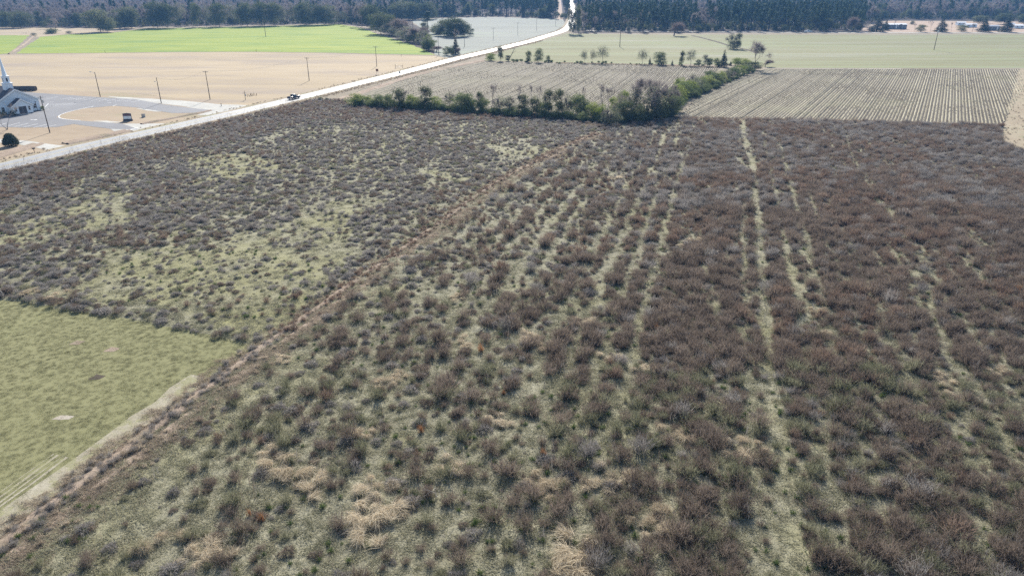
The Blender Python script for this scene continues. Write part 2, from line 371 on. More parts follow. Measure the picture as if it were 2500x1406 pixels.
def hf(x, y):                                        # hummocky surface of the fallow field
    return .07 + .22*vnoise(x, y, 2.1, 3)*vnoise(x, y, 9, 5) + .10*vnoise(x, y, .9, 9)
fal = [(-260,520),(0,424),(300,353),(600,284),(770,245),(835,245),(860,260),(1100,268),(1350,282),(1480,309),(1660,291),(1900,295),(2200,303),(2450,309),(2440,348),(2560,402),(2800,420),(3400,1500),(-700,1900),(-900,1500),(-200,1500),(0,1345),(440,1000),(640,849),(350,785),(0,731),(-700,690)]
MOSSY = [[(240,645),(480,600),(720,520),(930,465),(900,560),(790,690),(660,850),(430,790),(240,720)], [(-100,560),(130,520),(260,480),(350,488),(220,570),(-100,640)], [(450,405),(620,378),(660,405),(520,432)]]
def sparse_at(x, y, px, py):
    jx = px+150*(vnoise(x,y,8,41)-.5); jy = py+70*(vnoise(x,y,8,42)-.5); return inside(jx,jy,MOSSY[0])|inside(jx,jy,MOSSY[1])|inside(jx,jy,MOSSY[2])
def fallow_field():
    g = .9; xs = np.arange(-190, 330, g); ys = np.arange(14, 300, g)
    Xg, Yg = np.meshgrid(xs, ys); Px, Py = to_px(Xg+g/2, Yg+g/2)
    G = [at(*p) for p in fal if True]
    ok = inside(Xg+g/2, Yg+g/2, G); ok[-1,:] = False; ok[:,-1] = False
    ex = ok.copy()
    for a in (-1,0,1):
        for b in (-1,0,1): ex |= np.roll(np.roll(ok, a, 0), b, 1)
    ex[-1,:] = False; ex[:,-1] = False; ok0 = ok; ok = ex; cnt = np.zeros(ok.shape, int)
    for a in (0,1):
        for b in (0,1): cnt += np.roll(np.roll(ok0, a, 0), b, 1)
    Z = np.where(cnt == 4, hf(Xg, Yg), .018); nx = len(xs)
    V = np.c_[Xg.ravel(), Yg.ravel(), Z.ravel()]
    idx = np.flatnonzero(ok.ravel()); T = np.c_[idx, idx+1, idx+nx+1, idx+nx]
    used = np.unique(T); mp = np.full(len(V), -1); mp[used] = np.arange(len(used))
    o = link(bpy.data.objects.new('fallow_field', tri_mesh('fallow_field', V[used], mp[T], M['fallow'], smooth=True)))
    VX, VY = V[used][:,0], V[used][:,1]; a_, b_ = to_px(VX, VY)
    moss = np.where(sparse_at(VX, VY, a_, b_), .35+.65*vnoise(VX, VY, 7, 51), .35*(vnoise(VX, VY, 11, 52) > .62)+.1)*(.5+.7*vnoise(VX, VY, 1.7, 53))
    at_ = o.data.attributes.new('moss', 'FLOAT', 'POINT'); at_.data.foreach_set('value', moss.astype(np.float32))
    o['kind'] = 'structure'
fallow_field()

# road, verges, lot, tracks
rc = [(-400,508),(-200,456),(0,409.5),(200,360),(420,311.3),(600,270.5),(800,223),(1000,173.8),(1100,147.6),(1210,121.8),(1300,100)]
rline = [at(*p) for p in rc] + [(24,560),(34,592),(44,630),(51,672),(56.5,720),(61.5,770),(68,840),(82,1000),(125,1600),(200,2600)]
_, RL, RN = ribbon('road', rline, [(-3.35,0),(-1.6,.03),(0,.05),(1.6,.03),(3.35,0)], M['road'], .085)
ribbon('road_verge', rline, [(-6.2,0),(-3.3,.03),(3.3,.03),(5.8,0)], M['verge'], .045, wob=.8)
ribbon('forest_clearing', [(52,806),(77,1210),(101,1609),(130,2100)], [(-3,0),(3,0)], M['yard'], .05)
def lane_lines():
    for nm, off, m, dash in (('edge_line',-3.1,'paint',0),('edge_line',3.1,'paint',0),('centre_line',-.12,'yellow',0),('centre_line',.12,'yellow',0)):
        o, _, _ = ribbon(nm, [tuple(p) for p in RL[:260]], [(off-.05,0),(off+.05,0)], M[m], .085 + (.008 if abs(off) > 1 else .053)); 
lane_lines()
lot = [(-420,222),(0,221),(110,229),(245,238.5),(330,243),(400,256),(470,265),(545,272),(500,276),(420,277),(330,263),(280,259),(200,266),(150,279),(137,287),(165,293),(205,296),(300,303),(340,317.5),(270,315.5),(195,306),(180,303.5),(140,311),(60,312.5),(0,311),(-420,325)]
sheet('parking_lot', lot, M['lot'], .05)
sheet('gravel_apron', [(260,236),(350,240.5),(440,246),(545,256),(650,259),(600,268),(520,273),(430,258),(360,250),(300,243)], M['gravel'], .044, jit=.4, step_=3)
sheet('gravel_apron', [(520,271),(600,263),(690,254),(655,262),(560,281),(480,282)], M['gravel'], .056, jit=.2, step_=3)
sheet('entry_apron', [(300,303),(420,302),(350,320),(300,333),(270,316)], M['gravel'], .046, jit=.2, step_=3)
sheet('gravel_drive', [(-420,334),(0,340),(60,344),(110,351),(160,357),(240,355),(160,372),(110,366),(50,354),(0,349),(-420,345)], M['gravel'], .046, jit=.35, step_=3)
sheet('pale_gravel_patch', [(225,296),(262,295.5),(300,300),(260,300.5)], M['gravel'], .044, jit=.3, step_=2)
sheet('pale_gravel_patch', [(330,266),(400,266.5),(450,272),(380,273.5)], M['gravel'], .044, jit=.3, step_=2)
def stripes():
    mb = [(( -4+i*22.9, 303.0+i*1.3), (28+i*22.9, 295.2+i*1.15)) for i in range(1)]
    rows = [((-8,309),(16,301.5)),((20,308),(48,300.7)),((35,310),(70,302)),((58,311),(93,303)),((81,312.5),(116,304.3)),((106,312.8),(138,305.8))]
    far = [((112,242),(142,237)),((148,243.5),(178,238.5)),((166,244.5),(196,239.5)),((185,244.3),(210,240)),((204,245.5),(235,240.3)),((222,246.5),(246,242)),
           ((241,247),(262,243)),((260,247.5),(282,243.8)),((280,248),(303,244.3)),((299,249),(322,245.2)),((319,250),(342,246.2))]
    blk = [((112,251),(132,250)),((118,256),(178,252.5)),((134,258),(186,254)),((110,262),(118,254))]
    for a, b in rows + far + blk:
        A = at(*a); B = at(*b); ribbon('parking_stripe', [A, B], [(-.1,0),(.1,0)], M['paint'], .058, False)
    curve = [(228,260.5),(205,264.5),(175,271),(150,276.5),(132,282),(124,286),(121,287.6),(123,290),(135,293),(155,295),(180,296.7),(197,295)]
    ribbon('island_line', [at(*p) for p in curve], [(-.14,0),(.14,0)], M['paint'], .058, False)
    ribbon('stop_line', [at(317,317.5), at(336,313)], [(-.2,0),(.2,0)], M['paint'], .058, False)
    for (cx, cy, dx) in ((83,293.3,7),(267,251.3,4.5),(279.5,258.5,2.5)):
        x, y = at(cx, cy); s = dx/7
        sh = [(-1.3,-.22),(-.4,-.12),(.5,-.2),(.5,-.4),(1.4,0),(.5,.4),(.5,.2),(-.4,.1),(-1.3,.25)]
        if dx < 3: sh = [(-.2,-.9),(.1,-.9),(.35,.9),(.05,.9)]; s = 1
        sheet('painted_arrow', [(x+px_*s*.8, y+py_*s*1.4) for px_, py_ in sh], M['paint'], .058, True)
stripes()
ribbon('gravel_lane', [at(1430,75.6), at(1560,77.2), at(1700,78.6), at(1900,79.8), at(2100,80.6), at(2500,80.6), at(3000,81)], [(-2.6,0),(2.6,0)], M['gravel'], .06)
ribbon('field_lane', [at(1868,167), at(2000,168.3), at(2200,168.6)], [(-1.0,0),(1.0,0)], M['sand'], .05)
ribbon('field_drain', [at(1690,88), at(1720,95), at(1760,106), at(1790,116), at(1830,124), at(1850,131)], [(-1.0,0),(-.5,.3),(0,0),(.5,.3),(1.0,0)], M['dark_earth'], .04, wob=.5)
ribbon('field_drain', [at(22,133), at(60,108), at(80,90)], [(-1.0,0),(-.4,.5),(.4,.4),(1.0,0)], M['bank'], .045, wob=.6)
dl = [(1462,328),(1380,362),(1280,415),(1190,465),(1120,520),(1040,580),(960,630),(880,690),(800,750),(740,790),(650,850),(590,900),(480,985),(380,1060),(280,1140),(170,1220),(60,1310),(-60,1405)]
dline = [at(*p) for p in dl]
_, DL, DN = ribbon('ditch', dline, [(-2.0,.0),(-1.2,.10),(-.6,.12),(-.25,.0),(.2,.0),(.5,.18),(1.0,.18),(1.7,.0)], M['bank'], .10, wob=.45)
ribbon('ditch', [at(90,352), at(60,362), at(0,383), at(-200,430)], [(-2.2,0),(-1.2,.4),(0,.1),(1,.4),(2,0)], M['bank'], .05, wob=.4)
ribbon('ditch', [at(312,320), at(260,332), at(160,352)], [(-2.0,0),(-1.0,.45),(0,.1),(1,.4),(1.8,0)], M['bank'], .05, wob=.4)
ribbon('ditch', [at(345,304), at(400,294), at(470,280), at(515,271)], [(-.9,0),(-.3,.3),(.2,.3),(.8,0)], M['bank'], .05, wob=.3)
ribbon('ditch', [at(820,248), at(900,222), at(1000,188), at(1100,165), at(1180,149)], [(-2.0,0),(-1.0,.5),(0,.1),(.8,.4),(1.8,0)], M['bank'], .04, wob=.5)
near = [(float(p[0]), float(p[1])) for p in DL if p[1] < at(0,905)[1]]
ribbon('worn_strip', near, [(1.4,.05),(3.2,.02),(4.4,0)], M['worn'], .058, wob=.7)
NB = np.array(near); nn = DN[len(DN)-len(NB):]
for off, wd_ in ((5.0,.10),(5.5,.07),(6.1,.12),(6.6,.07),(7.4,.09),(8.1,.07),(9.6,.06)):
    a_ = 6
    while a_ < len(NB)-4:
        b_ = min(len(NB)-1, a_+rnd.randrange(4, 12))
        if rnd.random() < (.8 if off < 7 else .4): ribbon('bare_streak', [tuple(NB[q]+nn[q]*(off+.25*math.sin(q*.4))) for q in range(a_, b_)], [(-wd_,0),(wd_,0)], M['worn'], .062, wob=wd_*1.8)
        a_ = b_+rnd.randrange(1, 5)
ribbon('ditch_bed', dline, [(-.4,0),(0,.01),(.35,0)], M['dark_earth'], .115, wob=.3)
sheet('sand_patch', [(-1.1+at(157,1021)[0],at(157,1021)[1]-.3),(at(157,1021)[0]+.6,at(157,1021)[1]-.25),(at(157,1021)[0]+.9,at(157,1021)[1]+.3),(at(157,1021)[0]-.6,at(157,1021)[1]+.45)], M['sand'], .062, True, jit=.1, step_=.4)
for c in ((236,922),(188,838),(272,855)):
    x, y = at(*c); sheet('bare_patch', [(x-.7,y-.5),(x+.5,y-.4),(x+.8,y+.4),(x-.4,y+.7)], M['dark_earth' if c[0]==236 else 'bank'], .062, True, jit=.12, step_=.4)

# stubble rows: low ridges, real relief, one mesh per field
def ridges(poly, ang, name, sp=.98):
    G = [at(*p) for p in poly]; ca, sa = math.cos(ang), math.sin(ang)
    U = [(x*ca - y*sa, x*sa + y*ca) for x, y in G]          # u across the rows, v along
    u0, u1 = min(p[0] for p in U), max(p[0] for p in U); V = []; T = []; tint = []
    pts = []
    for ui, u in enumerate(np.arange(u0+.5, u1-.3, sp)):
        cr = []
        for i in range(len(U)):
            (a, b), (c, d) = U[i], U[(i+1) % len(U)]
            if (a > u) != (c > u): cr.append(b + (d-b)*(u-a)/(c-a))
        cr.sort()
        for k in range(0, len(cr)-1, 2):
            v0, v1 = cr[k]+1.5, cr[k+1]-1.5
            if v1 - v0 < 4: continue
            n = int((v1-v0)/2.2)+2; rowh = .06+.16*rnd.random()**2; rt = rnd.random() if ui % 4 else -.1+.3*rnd.random()
            for j, v in enumerate(np.linspace(v0, v1, n)):
                uu = u + .08*(rnd.random()-.5); x = uu*ca + v*sa; y = -uu*sa + v*ca
                h = rowh*(.6+.8*rnd.random()); b0 = len(V); w_ = .26
                V += [(x-w_*ca, y+w_*sa, .028), (x-.08*ca, y+.08*sa, .03+h), (x+.1*ca, y-.1*sa, .03+h*.9), (x+w_*ca, y-w_*sa, .028)]
                tint += [.1+.9*rt*(.5+.5*rnd.random())]*4
                pts.append((x, y, .03+h*.8))
                if j:
                    p = b0-4
                    T += [(p+q, p+q+1, b0+q+1, b0+q) for q in range(3)]
    me = tri_mesh(name, V, T, M['ridge'], tint=tint)
    if me.polygons[0].normal.z < 0: me.flip_normals()
    o = link(bpy.data.objects.new(name, me)); tag(o, 'stubble ridges running in long straight rows', kind='stuff'); return np.array(pts)
M['ridge'] = strandmat('stubble_ridge', (.14,.12,.075), (.245,.215,.14), (.37,.335,.23), 0.0)
R1 = ridges(f1, R(18.4), 'stubble_rows'); R2 = ridges(f2, R(30.3), 'stubble_rows')

# ------------------------------------------------------------------ plant prototypes (numpy)
def unit(a): return a / np.maximum(np.linalg.norm(a, axis=1, keepdims=True), 1e-9)
def strands(g, base, d, L, wd, droop, tint=None):
    n = len(base); d = unit(d); r = unit(np.cross(d, unit(g.normal(size=(n,3))))) * (wd/2)[:,None]
    mid = base + d*(L*.55)[:,None] + np.c_[np.zeros(n), np.zeros(n), -.15*droop*L]
    tip = base + d*L[:,None] + np.c_[np.zeros(n), np.zeros(n), -droop*L]
    V = np.stack([base-r, base+r, mid+r*.8, mid-r*.8, tip], 1).reshape(-1,3)
    b = np.arange(n)[:,None]*5
    T = np.concatenate([b+[0,1,2], b+[0,2,3], b+[3,2,4]], 0)
    t = g.random(n) if tint is None else tint
    return V, T, np.repeat(t, 5)
def cat_(parts):
    V = []; T = []; t = []; mi = []; n = 0
    for (v, f, tt), m in parts:
        V.append(v); T.append(f+n); t.append(tt); mi.append(np.full(len(f), m)); n += len(v)
    return np.concatenate(V), np.concatenate(T), np.concatenate(t), np.concatenate(mi)
def leaves(g, lobes, n, size, clumps=40, spread=.22, shell=.6, flat=1.0):
    """leaf-sized quads in clumps through the outer part of each lobe"""
    P = []; N = []; tt = []
    ar = np.array([l[3]*l[4]+l[4]*l[5] for l in lobes]); ar = ar/ar.sum()
    for l, a in zip(lobes, ar):
        k = max(6, int(clumps*a*len(lobes)))
        c = unit(g.normal(size=(k,3))); c[:,2] = np.where(c[:,2] < -.55, -c[:,2], c[:,2]); rr = shell+(1-shell)*g.random(k)**.5; c = c*rr[:,None]
        m = max(4, int(n*a)); ci = g.integers(0, k, m)
        off = g.normal(size=(m,3))*spread; p = c[ci]+off
        ctint = g.random(k)
        P.append(p*np.array(l[3:6]) + np.array(l[:3])); N.append(unit(p*.7 + off*1.6 + g.normal(size=(m,3))*.35 + [0,0,.15]))
        tt.append(.5*ctint[ci]+.5*g.random(m))
    P = np.concatenate(P); N = np.concatenate(N); tt = np.concatenate(tt); m = len(P)
    a = unit(np.cross(N, unit(g.normal(size=(m,3))))); b = np.cross(N, a)
    s = size*(.6+.8*g.random(m))[:,None]
    V = np.stack([P-a*s*.5, P+b*s*.32, P+a*s*.5, P-b*s*.32], 1).reshape(-1,3)
    bb = np.arange(m)[:,None]*4
    return V, np.concatenate([bb+[0,1,2], bb+[0,2,3]], 0), np.repeat(tt, 4)
def tubes(segs, k=4):
    S = np.array([list(a)+list(b) for a, b, _, _ in segs]); r0 = np.array([s[2] for s in segs]); r1 = np.array([s[3] for s in segs])
    p0, p1 = S[:,:3], S[:,3:]; d = unit(p1-p0)
    ref = np.where(np.abs(d[:,2:3]) < .9, [[0,0,1.]], [[1.,0,0]]); u = unit(np.cross(d, ref)); v = np.cross(d, u)
    V = []
    for p, r in ((p0, r0), (p1, r1)):
        for i in range(k):
            a = 2*math.pi*i/k; V.append(p + r[:,None]*(math.cos(a)*u + math.sin(a)*v))
    V = np.stack(V, 1).reshape(-1,3); b = np.arange(len(segs))[:,None]*2*k; T = []
    for i in range(k):
        j = (i+1) % k; T += [b+[i, j, k+j], b+[i, k+j, k+i]]
    return V, np.concatenate(T, 0), np.full(len(V), .5)
def skeleton(g, H, spread=.5, levels=4, trunk=.3, nb=(2,3), r=None, lean=0.0, up=.25):
    segs = []; tips = []
    r = r or H*.017
    def grow(p, d, L, rad, lev):
        n = 3 if lev == 0 else 2
        for i in range(n):
            d2 = d + g.normal(size=3)*.09; d2 /= np.linalg.norm(d2); q = p + d2*L/n
            segs.append((p, q, rad, rad*.82)); p = q; rad *= .82; d = d2
            if lev and g.random() < .35: tips.append((p, unit((d+g.normal(size=3)*.6)[None])[0], L*.5, lev))
        if lev >= levels: tips.append((p, d, L, lev)); return
        for _ in range(int(g.integers(nb[0], nb[1]+1))):
            a = g.normal(size=3)*spread; nd = d + a + np.array([0,0,up]); nd /= np.linalg.norm(nd)
            grow(p, nd, L*(.62+.25*g.random()), rad*.68, lev+1)
    grow(np.zeros(3), np.array([lean,0,1.]), H*trunk, r, 0)
    return segs, tips
def twig_cloud(g, tips, per, L, wd, sp=.55):
    B = np.repeat(np.array([t[0] for t in tips]), per, 0); D = np.repeat(np.array([t[1] for t in tips]), per, 0)
    n = len(B); B = B - D*(g.random(n)*L*.6)[:,None]; D = unit(D + g.normal(size=(n,3))*sp)
    return strands(g, B, D, L*(.5+g.random(n)), wd*(.7+.6*g.random(n)), .05*g.random(n))
def normalise(Vs, h=1.0):
    z = max(v[:,2].max() for v in Vs); r = np.percentile(np.hypot(Vs[-1][:,0], Vs[-1][:,1]), 95)
    return z, 2*r
PROTO = {}
def proto(kind, parts):
    """parts: [(part name, V, T, tint, mats, mi)] -> meshes with a known height and width"""
    z, wd = normalise([p[1] for p in parts])
    PROTO.setdefault(kind, []).append(dict(h=z, w=wd, objs=None, parts=[(p[0], tri_mesh(kind+'_'+p[0], p[1], p[2], p[4], p[5], p[3])) for p in parts]))
def G(s): return np.random.default_rng(s)
for s in range(6):                                    # bare deciduous trees
    g = G(100+s); sg, tp = skeleton(g, 14, .46, 5, .20, (2,3), up=.20); V, T, t = tubes(sg, 3)
    tv, tt, ti = twig_cloud(g, tp, 7, 1.25, .05, .75)
    proto('bare_tree', [('trunk', V, T, t, M['bark'], None), ('crown', tv, tt, ti, M['forest_twig'], None)])
for s in range(3):
    g = G(150+s); sg, tp = skeleton(g, 9, .5, 5, .10, (2,3)); V, T, t = tubes(sg, 3)
    tv, tt, ti = twig_cloud(g, tp, 9, .8, .034, .85)
    proto('rosy_tree', [('trunk', V, T, t, M['bark'], None), ('crown', tv, tt, ti, M['rosy_twig'], None)])
for s in range(4):                                    # slim bare saplings
    g = G(170+s); sg, tp = skeleton(g, 8, .24, 3, .45, (2,3), up=.6); V, T, t = tubes(sg)
    tv, tt, ti = twig_cloud(g, tp, 16, .9, .03, .6)
    proto('bare_sapling', [('trunk', V, T, t, M['bark'], None), ('crown', tv, tt, ti, M['forest_twig'], None)])
for s in range(5):                                    # pines: long trunk, high irregular crown
    g = G(200+s); H = 19; sg = [((0,0,i*H/5), (0,0,(i+1)*H/5), .26-.045*i, .26-.045*(i+1)) for i in range(5)]; lob = []
    for i in range(13):
        z = H*(.48+.5*i/13); a = g.random()*6.28; rr = (1.9-1.45*i/13)*(.6+.6*g.random()); q = (rr*math.cos(a), rr*math.sin(a), z+.3)
        sg.append(((0,0,z-.3), q, .07, .03)); lob.append((*q, 1.15-.35*i/13, 1.15-.35*i/13, .8))
    lob.append((0,0,H*.97,.9,.9,1.0)); V, T, t = tubes(sg)
    lv, lt, li = leaves(g, lob, 1500, .52, 70, .3, .4)
    proto('pine_tree', [('trunk', V, T, t, M['dark_bark'], None), ('crown', lv, lt, li, M['leaf_pine'], None)])
def broad(kind, seed, H, Wd, n, size, m, bark, nl=9, low=.3, twig=0, shell=.55):
    g = G(seed); sg, tp = skeleton(g, H, .5, 3, .3, (2,3)); V, T, t = tubes(sg); kx = Wd*.40/np.percentile(np.hypot(V[:,0],V[:,1]),97); kz = H*.85/V[:,2].max(); kx = min(kx, 1.0); kz = min(kz, 1.0); V = V*[kx,kx,kz]; tp = [(p*[kx,kx,kz], d, l, e) for p, d, l, e in tp]; lob = []
    for i in range(nl):
        a = g.random()*6.28; zz = low+(.80-low)*g.random(); rr = Wd*.5*(.35+.4*g.random())*(1.15-abs(zz-.5))
        lob.append((rr*math.cos(a), rr*math.sin(a), H*zz, Wd*.24, Wd*.24, H*.13))
    lob += [(0,0,H*.8,Wd*.3,Wd*.3,H*.17), (0,0,H*.5,Wd*.33,Wd*.33,H*.22), (0,0,H*max(low+.1,.28),Wd*.36,Wd*.36,H*.18)]
    parts = [(leaves(g, lob, n, size, 30, .26, shell), 0)]
    mats = [m]
    if twig: parts.append((twig_cloud(g, tp, twig, H*.11, .045), 1)); mats.append(M['forest_twig'])
    lv, lt, li, mi = cat_(parts)
    proto(kind, [('trunk', V, T, t, bark, None), ('crown', lv, lt, li, mats, mi)])
for s in range(4): broad('evergreen_oak', 300+s, 14, 11, 7000, .46, M['leaf_oak'], M['bark'], 20, .12)
for s in range(3): broad('sparse_tree', 330+s, 9, 7, 2400, .24, M['leaf_grey'], M['bark'], 14, .32, 8, .4)
for s in range(3): broad('dense_tree', 350+s, 8, 7, 6000, .27, M['leaf_oak'], M['dark_bark'], 18, .09)
for s in range(3): broad('bright_shrub', 370+s, 4, 4.4, 4000, .19, M['leaf_bright'], M['bark'], 14, .08)
for s in range(3): broad('hedge_shrub', 380+s, 4, 5, 5000, .20, M['leaf_hedge'], M['bark'], 16, .08, 2)
for s in range(3): broad('grey_shrub', 390+s, 5, 4.5, 2400, .19, M['leaf_grey'], M['bark'], 14, .08, 18, .3)
for s in range(3): broad('ivy_tree', 400+s, 9, 3.2, 3600, .22, M['leaf_oak'], M['bark'], 14, .08, 12, .3)
for s in range(3):                                    # cone-shaped cedars
    g = G(420+s); lob = []
    for i in range(12):
        z = .6+i*.72; rr = (2.1*(1-i/12.5))*(.85+.3*g.random()); a = g.random()*6.28
        lob.append((.25*rr*math.cos(a), .25*rr*math.sin(a), z, rr, rr, .75))
    lv, lt, li = leaves(g, lob, 6500, .22, 40, .22, .7); V, T, t = tubes([((0,0,0),(0,0,8.2),.16,.03)])
    proto('cedar_tree', [('trunk', V, T, t, M['dark_bark'], None), ('crown', lv, lt, li, M['leaf_cedar'], None)])

def place(kind, x, y, h, wd, name, label, cat, group=None, v=None, rz=None):
    lst = PROTO[kind]; p = lst[rnd.randrange(len(lst)) if v is None else v % len(lst)]
    r = empty(name, (x, y, 0), rnd.random()*6.28 if rz is None else rz, label, cat, group)
    sx = wd / p['w']; r.scale = (sx, sx, h / p['h'])
    ob = []
    for pn, me in p['parts']:
        c = link(bpy.data.objects.new(pn, me)); c.parent = r; ob.append(c)
    if p['objs'] is None: p['objs'] = ob
    return r
def tree(kind, x, yb, yt, wpx, name, label, cat='tree', group=None, v=None):
    X, Y = at(x, yb); h = height_at(x, yb, yt); wd = wpx * depth(X, Y) / FPX
    return place(kind, X, Y, h, wd, name, label, cat, group, v)

# ------------------------------------------------------------------ scatter (stuff only)
def scatter(name, protos, P, idx, rz, scl, label, tilt=None):
    """one stuff object: points carrying instances of the meshes of plants that stand in the scene"""
    P = np.asarray(P, np.float32); n = len(P)
    me = bpy.data.meshes.new(name); me.vertices.add(n); me.vertices.foreach_set('co', P.ravel())
    def attr(nm, ty, val, key='value'):
        a = me.attributes.new(nm, ty, 'POINT'); a.data.foreach_set(key, np.ascontiguousarray(val).ravel())
    attr('pick', 'INT', np.asarray(idx, np.int32))
    rot = np.zeros((n,3), np.float32); rot[:,2] = rz
    if tilt is not None: rot[:,0] = tilt
    attr('turn', 'FLOAT_VECTOR', rot, 'vector')
    scl = np.asarray(scl, np.float32); scl = np.repeat(scl[:,None], 3, 1) if scl.ndim == 1 else scl
    attr('size', 'FLOAT_VECTOR', scl, 'vector'); me.update()
    o = link(bpy.data.objects.new(name, me))
    gt = bpy.data.node_groups.new(name, 'GeometryNodeTree')
    gt.interface.new_socket('Geometry', in_out='INPUT', socket_type='NodeSocketGeometry'); gt.interface.new_socket('Geometry', in_out='OUTPUT', socket_type='NodeSocketGeometry')
    N = gt.nodes; gi = N.new('NodeGroupInput'); go = N.new('NodeGroupOutput')
    jo = N.new('GeometryNodeJoinGeometry')
    def na(nm, ty):
        a = N.new('GeometryNodeInputNamedAttribute'); a.data_type = ty; a.inputs[0].default_value = nm; return a.outputs[0]
    mpts = N.new('GeometryNodeMeshToPoints'); gt.links.new(gi.outputs[0], mpts.inputs[0])
    for k, obs in enumerate(protos):
        pj = N.new('GeometryNodeJoinGeometry')
        for ob in obs:
            oi = N.new('GeometryNodeObjectInfo'); oi.inputs[0].default_value = ob; oi.transform_space = 'ORIGINAL'
            gt.links.new(oi.outputs['Geometry'], pj.inputs[0])
        ip = N.new('GeometryNodeInstanceOnPoints'); cmp_ = N.new('FunctionNodeCompare'); cmp_.data_type = 'INT'; cmp_.operation = 'EQUAL'
        ii = [s for s in cmp_.inputs if s.type == 'INT']
        gt.links.new(na('pick','INT'), ii[0]); ii[1].default_value = k
        gt.links.new(mpts.outputs[0], ip.inputs['Points']); gt.links.new(cmp_.outputs[0], ip.inputs['Selection'])
        gt.links.new(pj.outputs[0], ip.inputs['Instance'])
        er = N.new('FunctionNodeEulerToRotation'); gt.links.new(na('turn','FLOAT_VECTOR'), er.inputs[0]); gt.links.new(er.outputs[0], ip.inputs['Rotation'])
        gt.links.new(na('size','FLOAT_VECTOR'), ip.inputs['Scale'])
        gt.links.new(ip.outputs[0], jo.inputs[0])
    gt.links.new(jo.outputs[0], go.inputs[0])
    md = o.modifiers.new('scatter', 'NODES'); md.node_group = gt
    return tag(o, label, kind='stuff')

# ------------------------------------------------------------------ church
def gable_roof(par, name, hw, y0, y1, eave, ridge, th, m, over=.35, z0=0):
    k = (ridge-eave)/hw; e = eave - k*over
    for s in (-1, 1):
        poly = [(s*(hw+over), z0+e), (0, z0+ridge), (0, z0+ridge+th), (s*(hw+over), z0+e+th)]
        MB().prism(poly if s < 0 else poly[::-1], 'y', y0, y1).build(name, m, par)
def window(par, x, y, z, wd, h, axis='x', mullion=True):
    if axis == 'x':
        f = MB().box(x-wd/2-.08, x+wd/2+.08, y-.06, y+.02, z-.08, z+h+.08).build('window', M['trim'], par)
        MB().box(x-wd/2, x+wd/2, y-.075, y-.055, z, z+h).build('pane', M['glass'], f)
        if mullion: MB().box(x-wd/2, x+wd/2, y-.09, y-.07, z+h*.5-.03, z+h*.5+.03).build('sash_bar', M['trim'], f)
    else:
        f = MB().box(x-.02, x+.06, y-wd/2-.08, y+wd/2+.08, z-.08, z+h+.08).build('window', M['trim'], par)
        MB().box(x+.055, x+.075, y-wd/2, y+wd/2, z, z+h).build('pane', M['glass'], f)
    return f
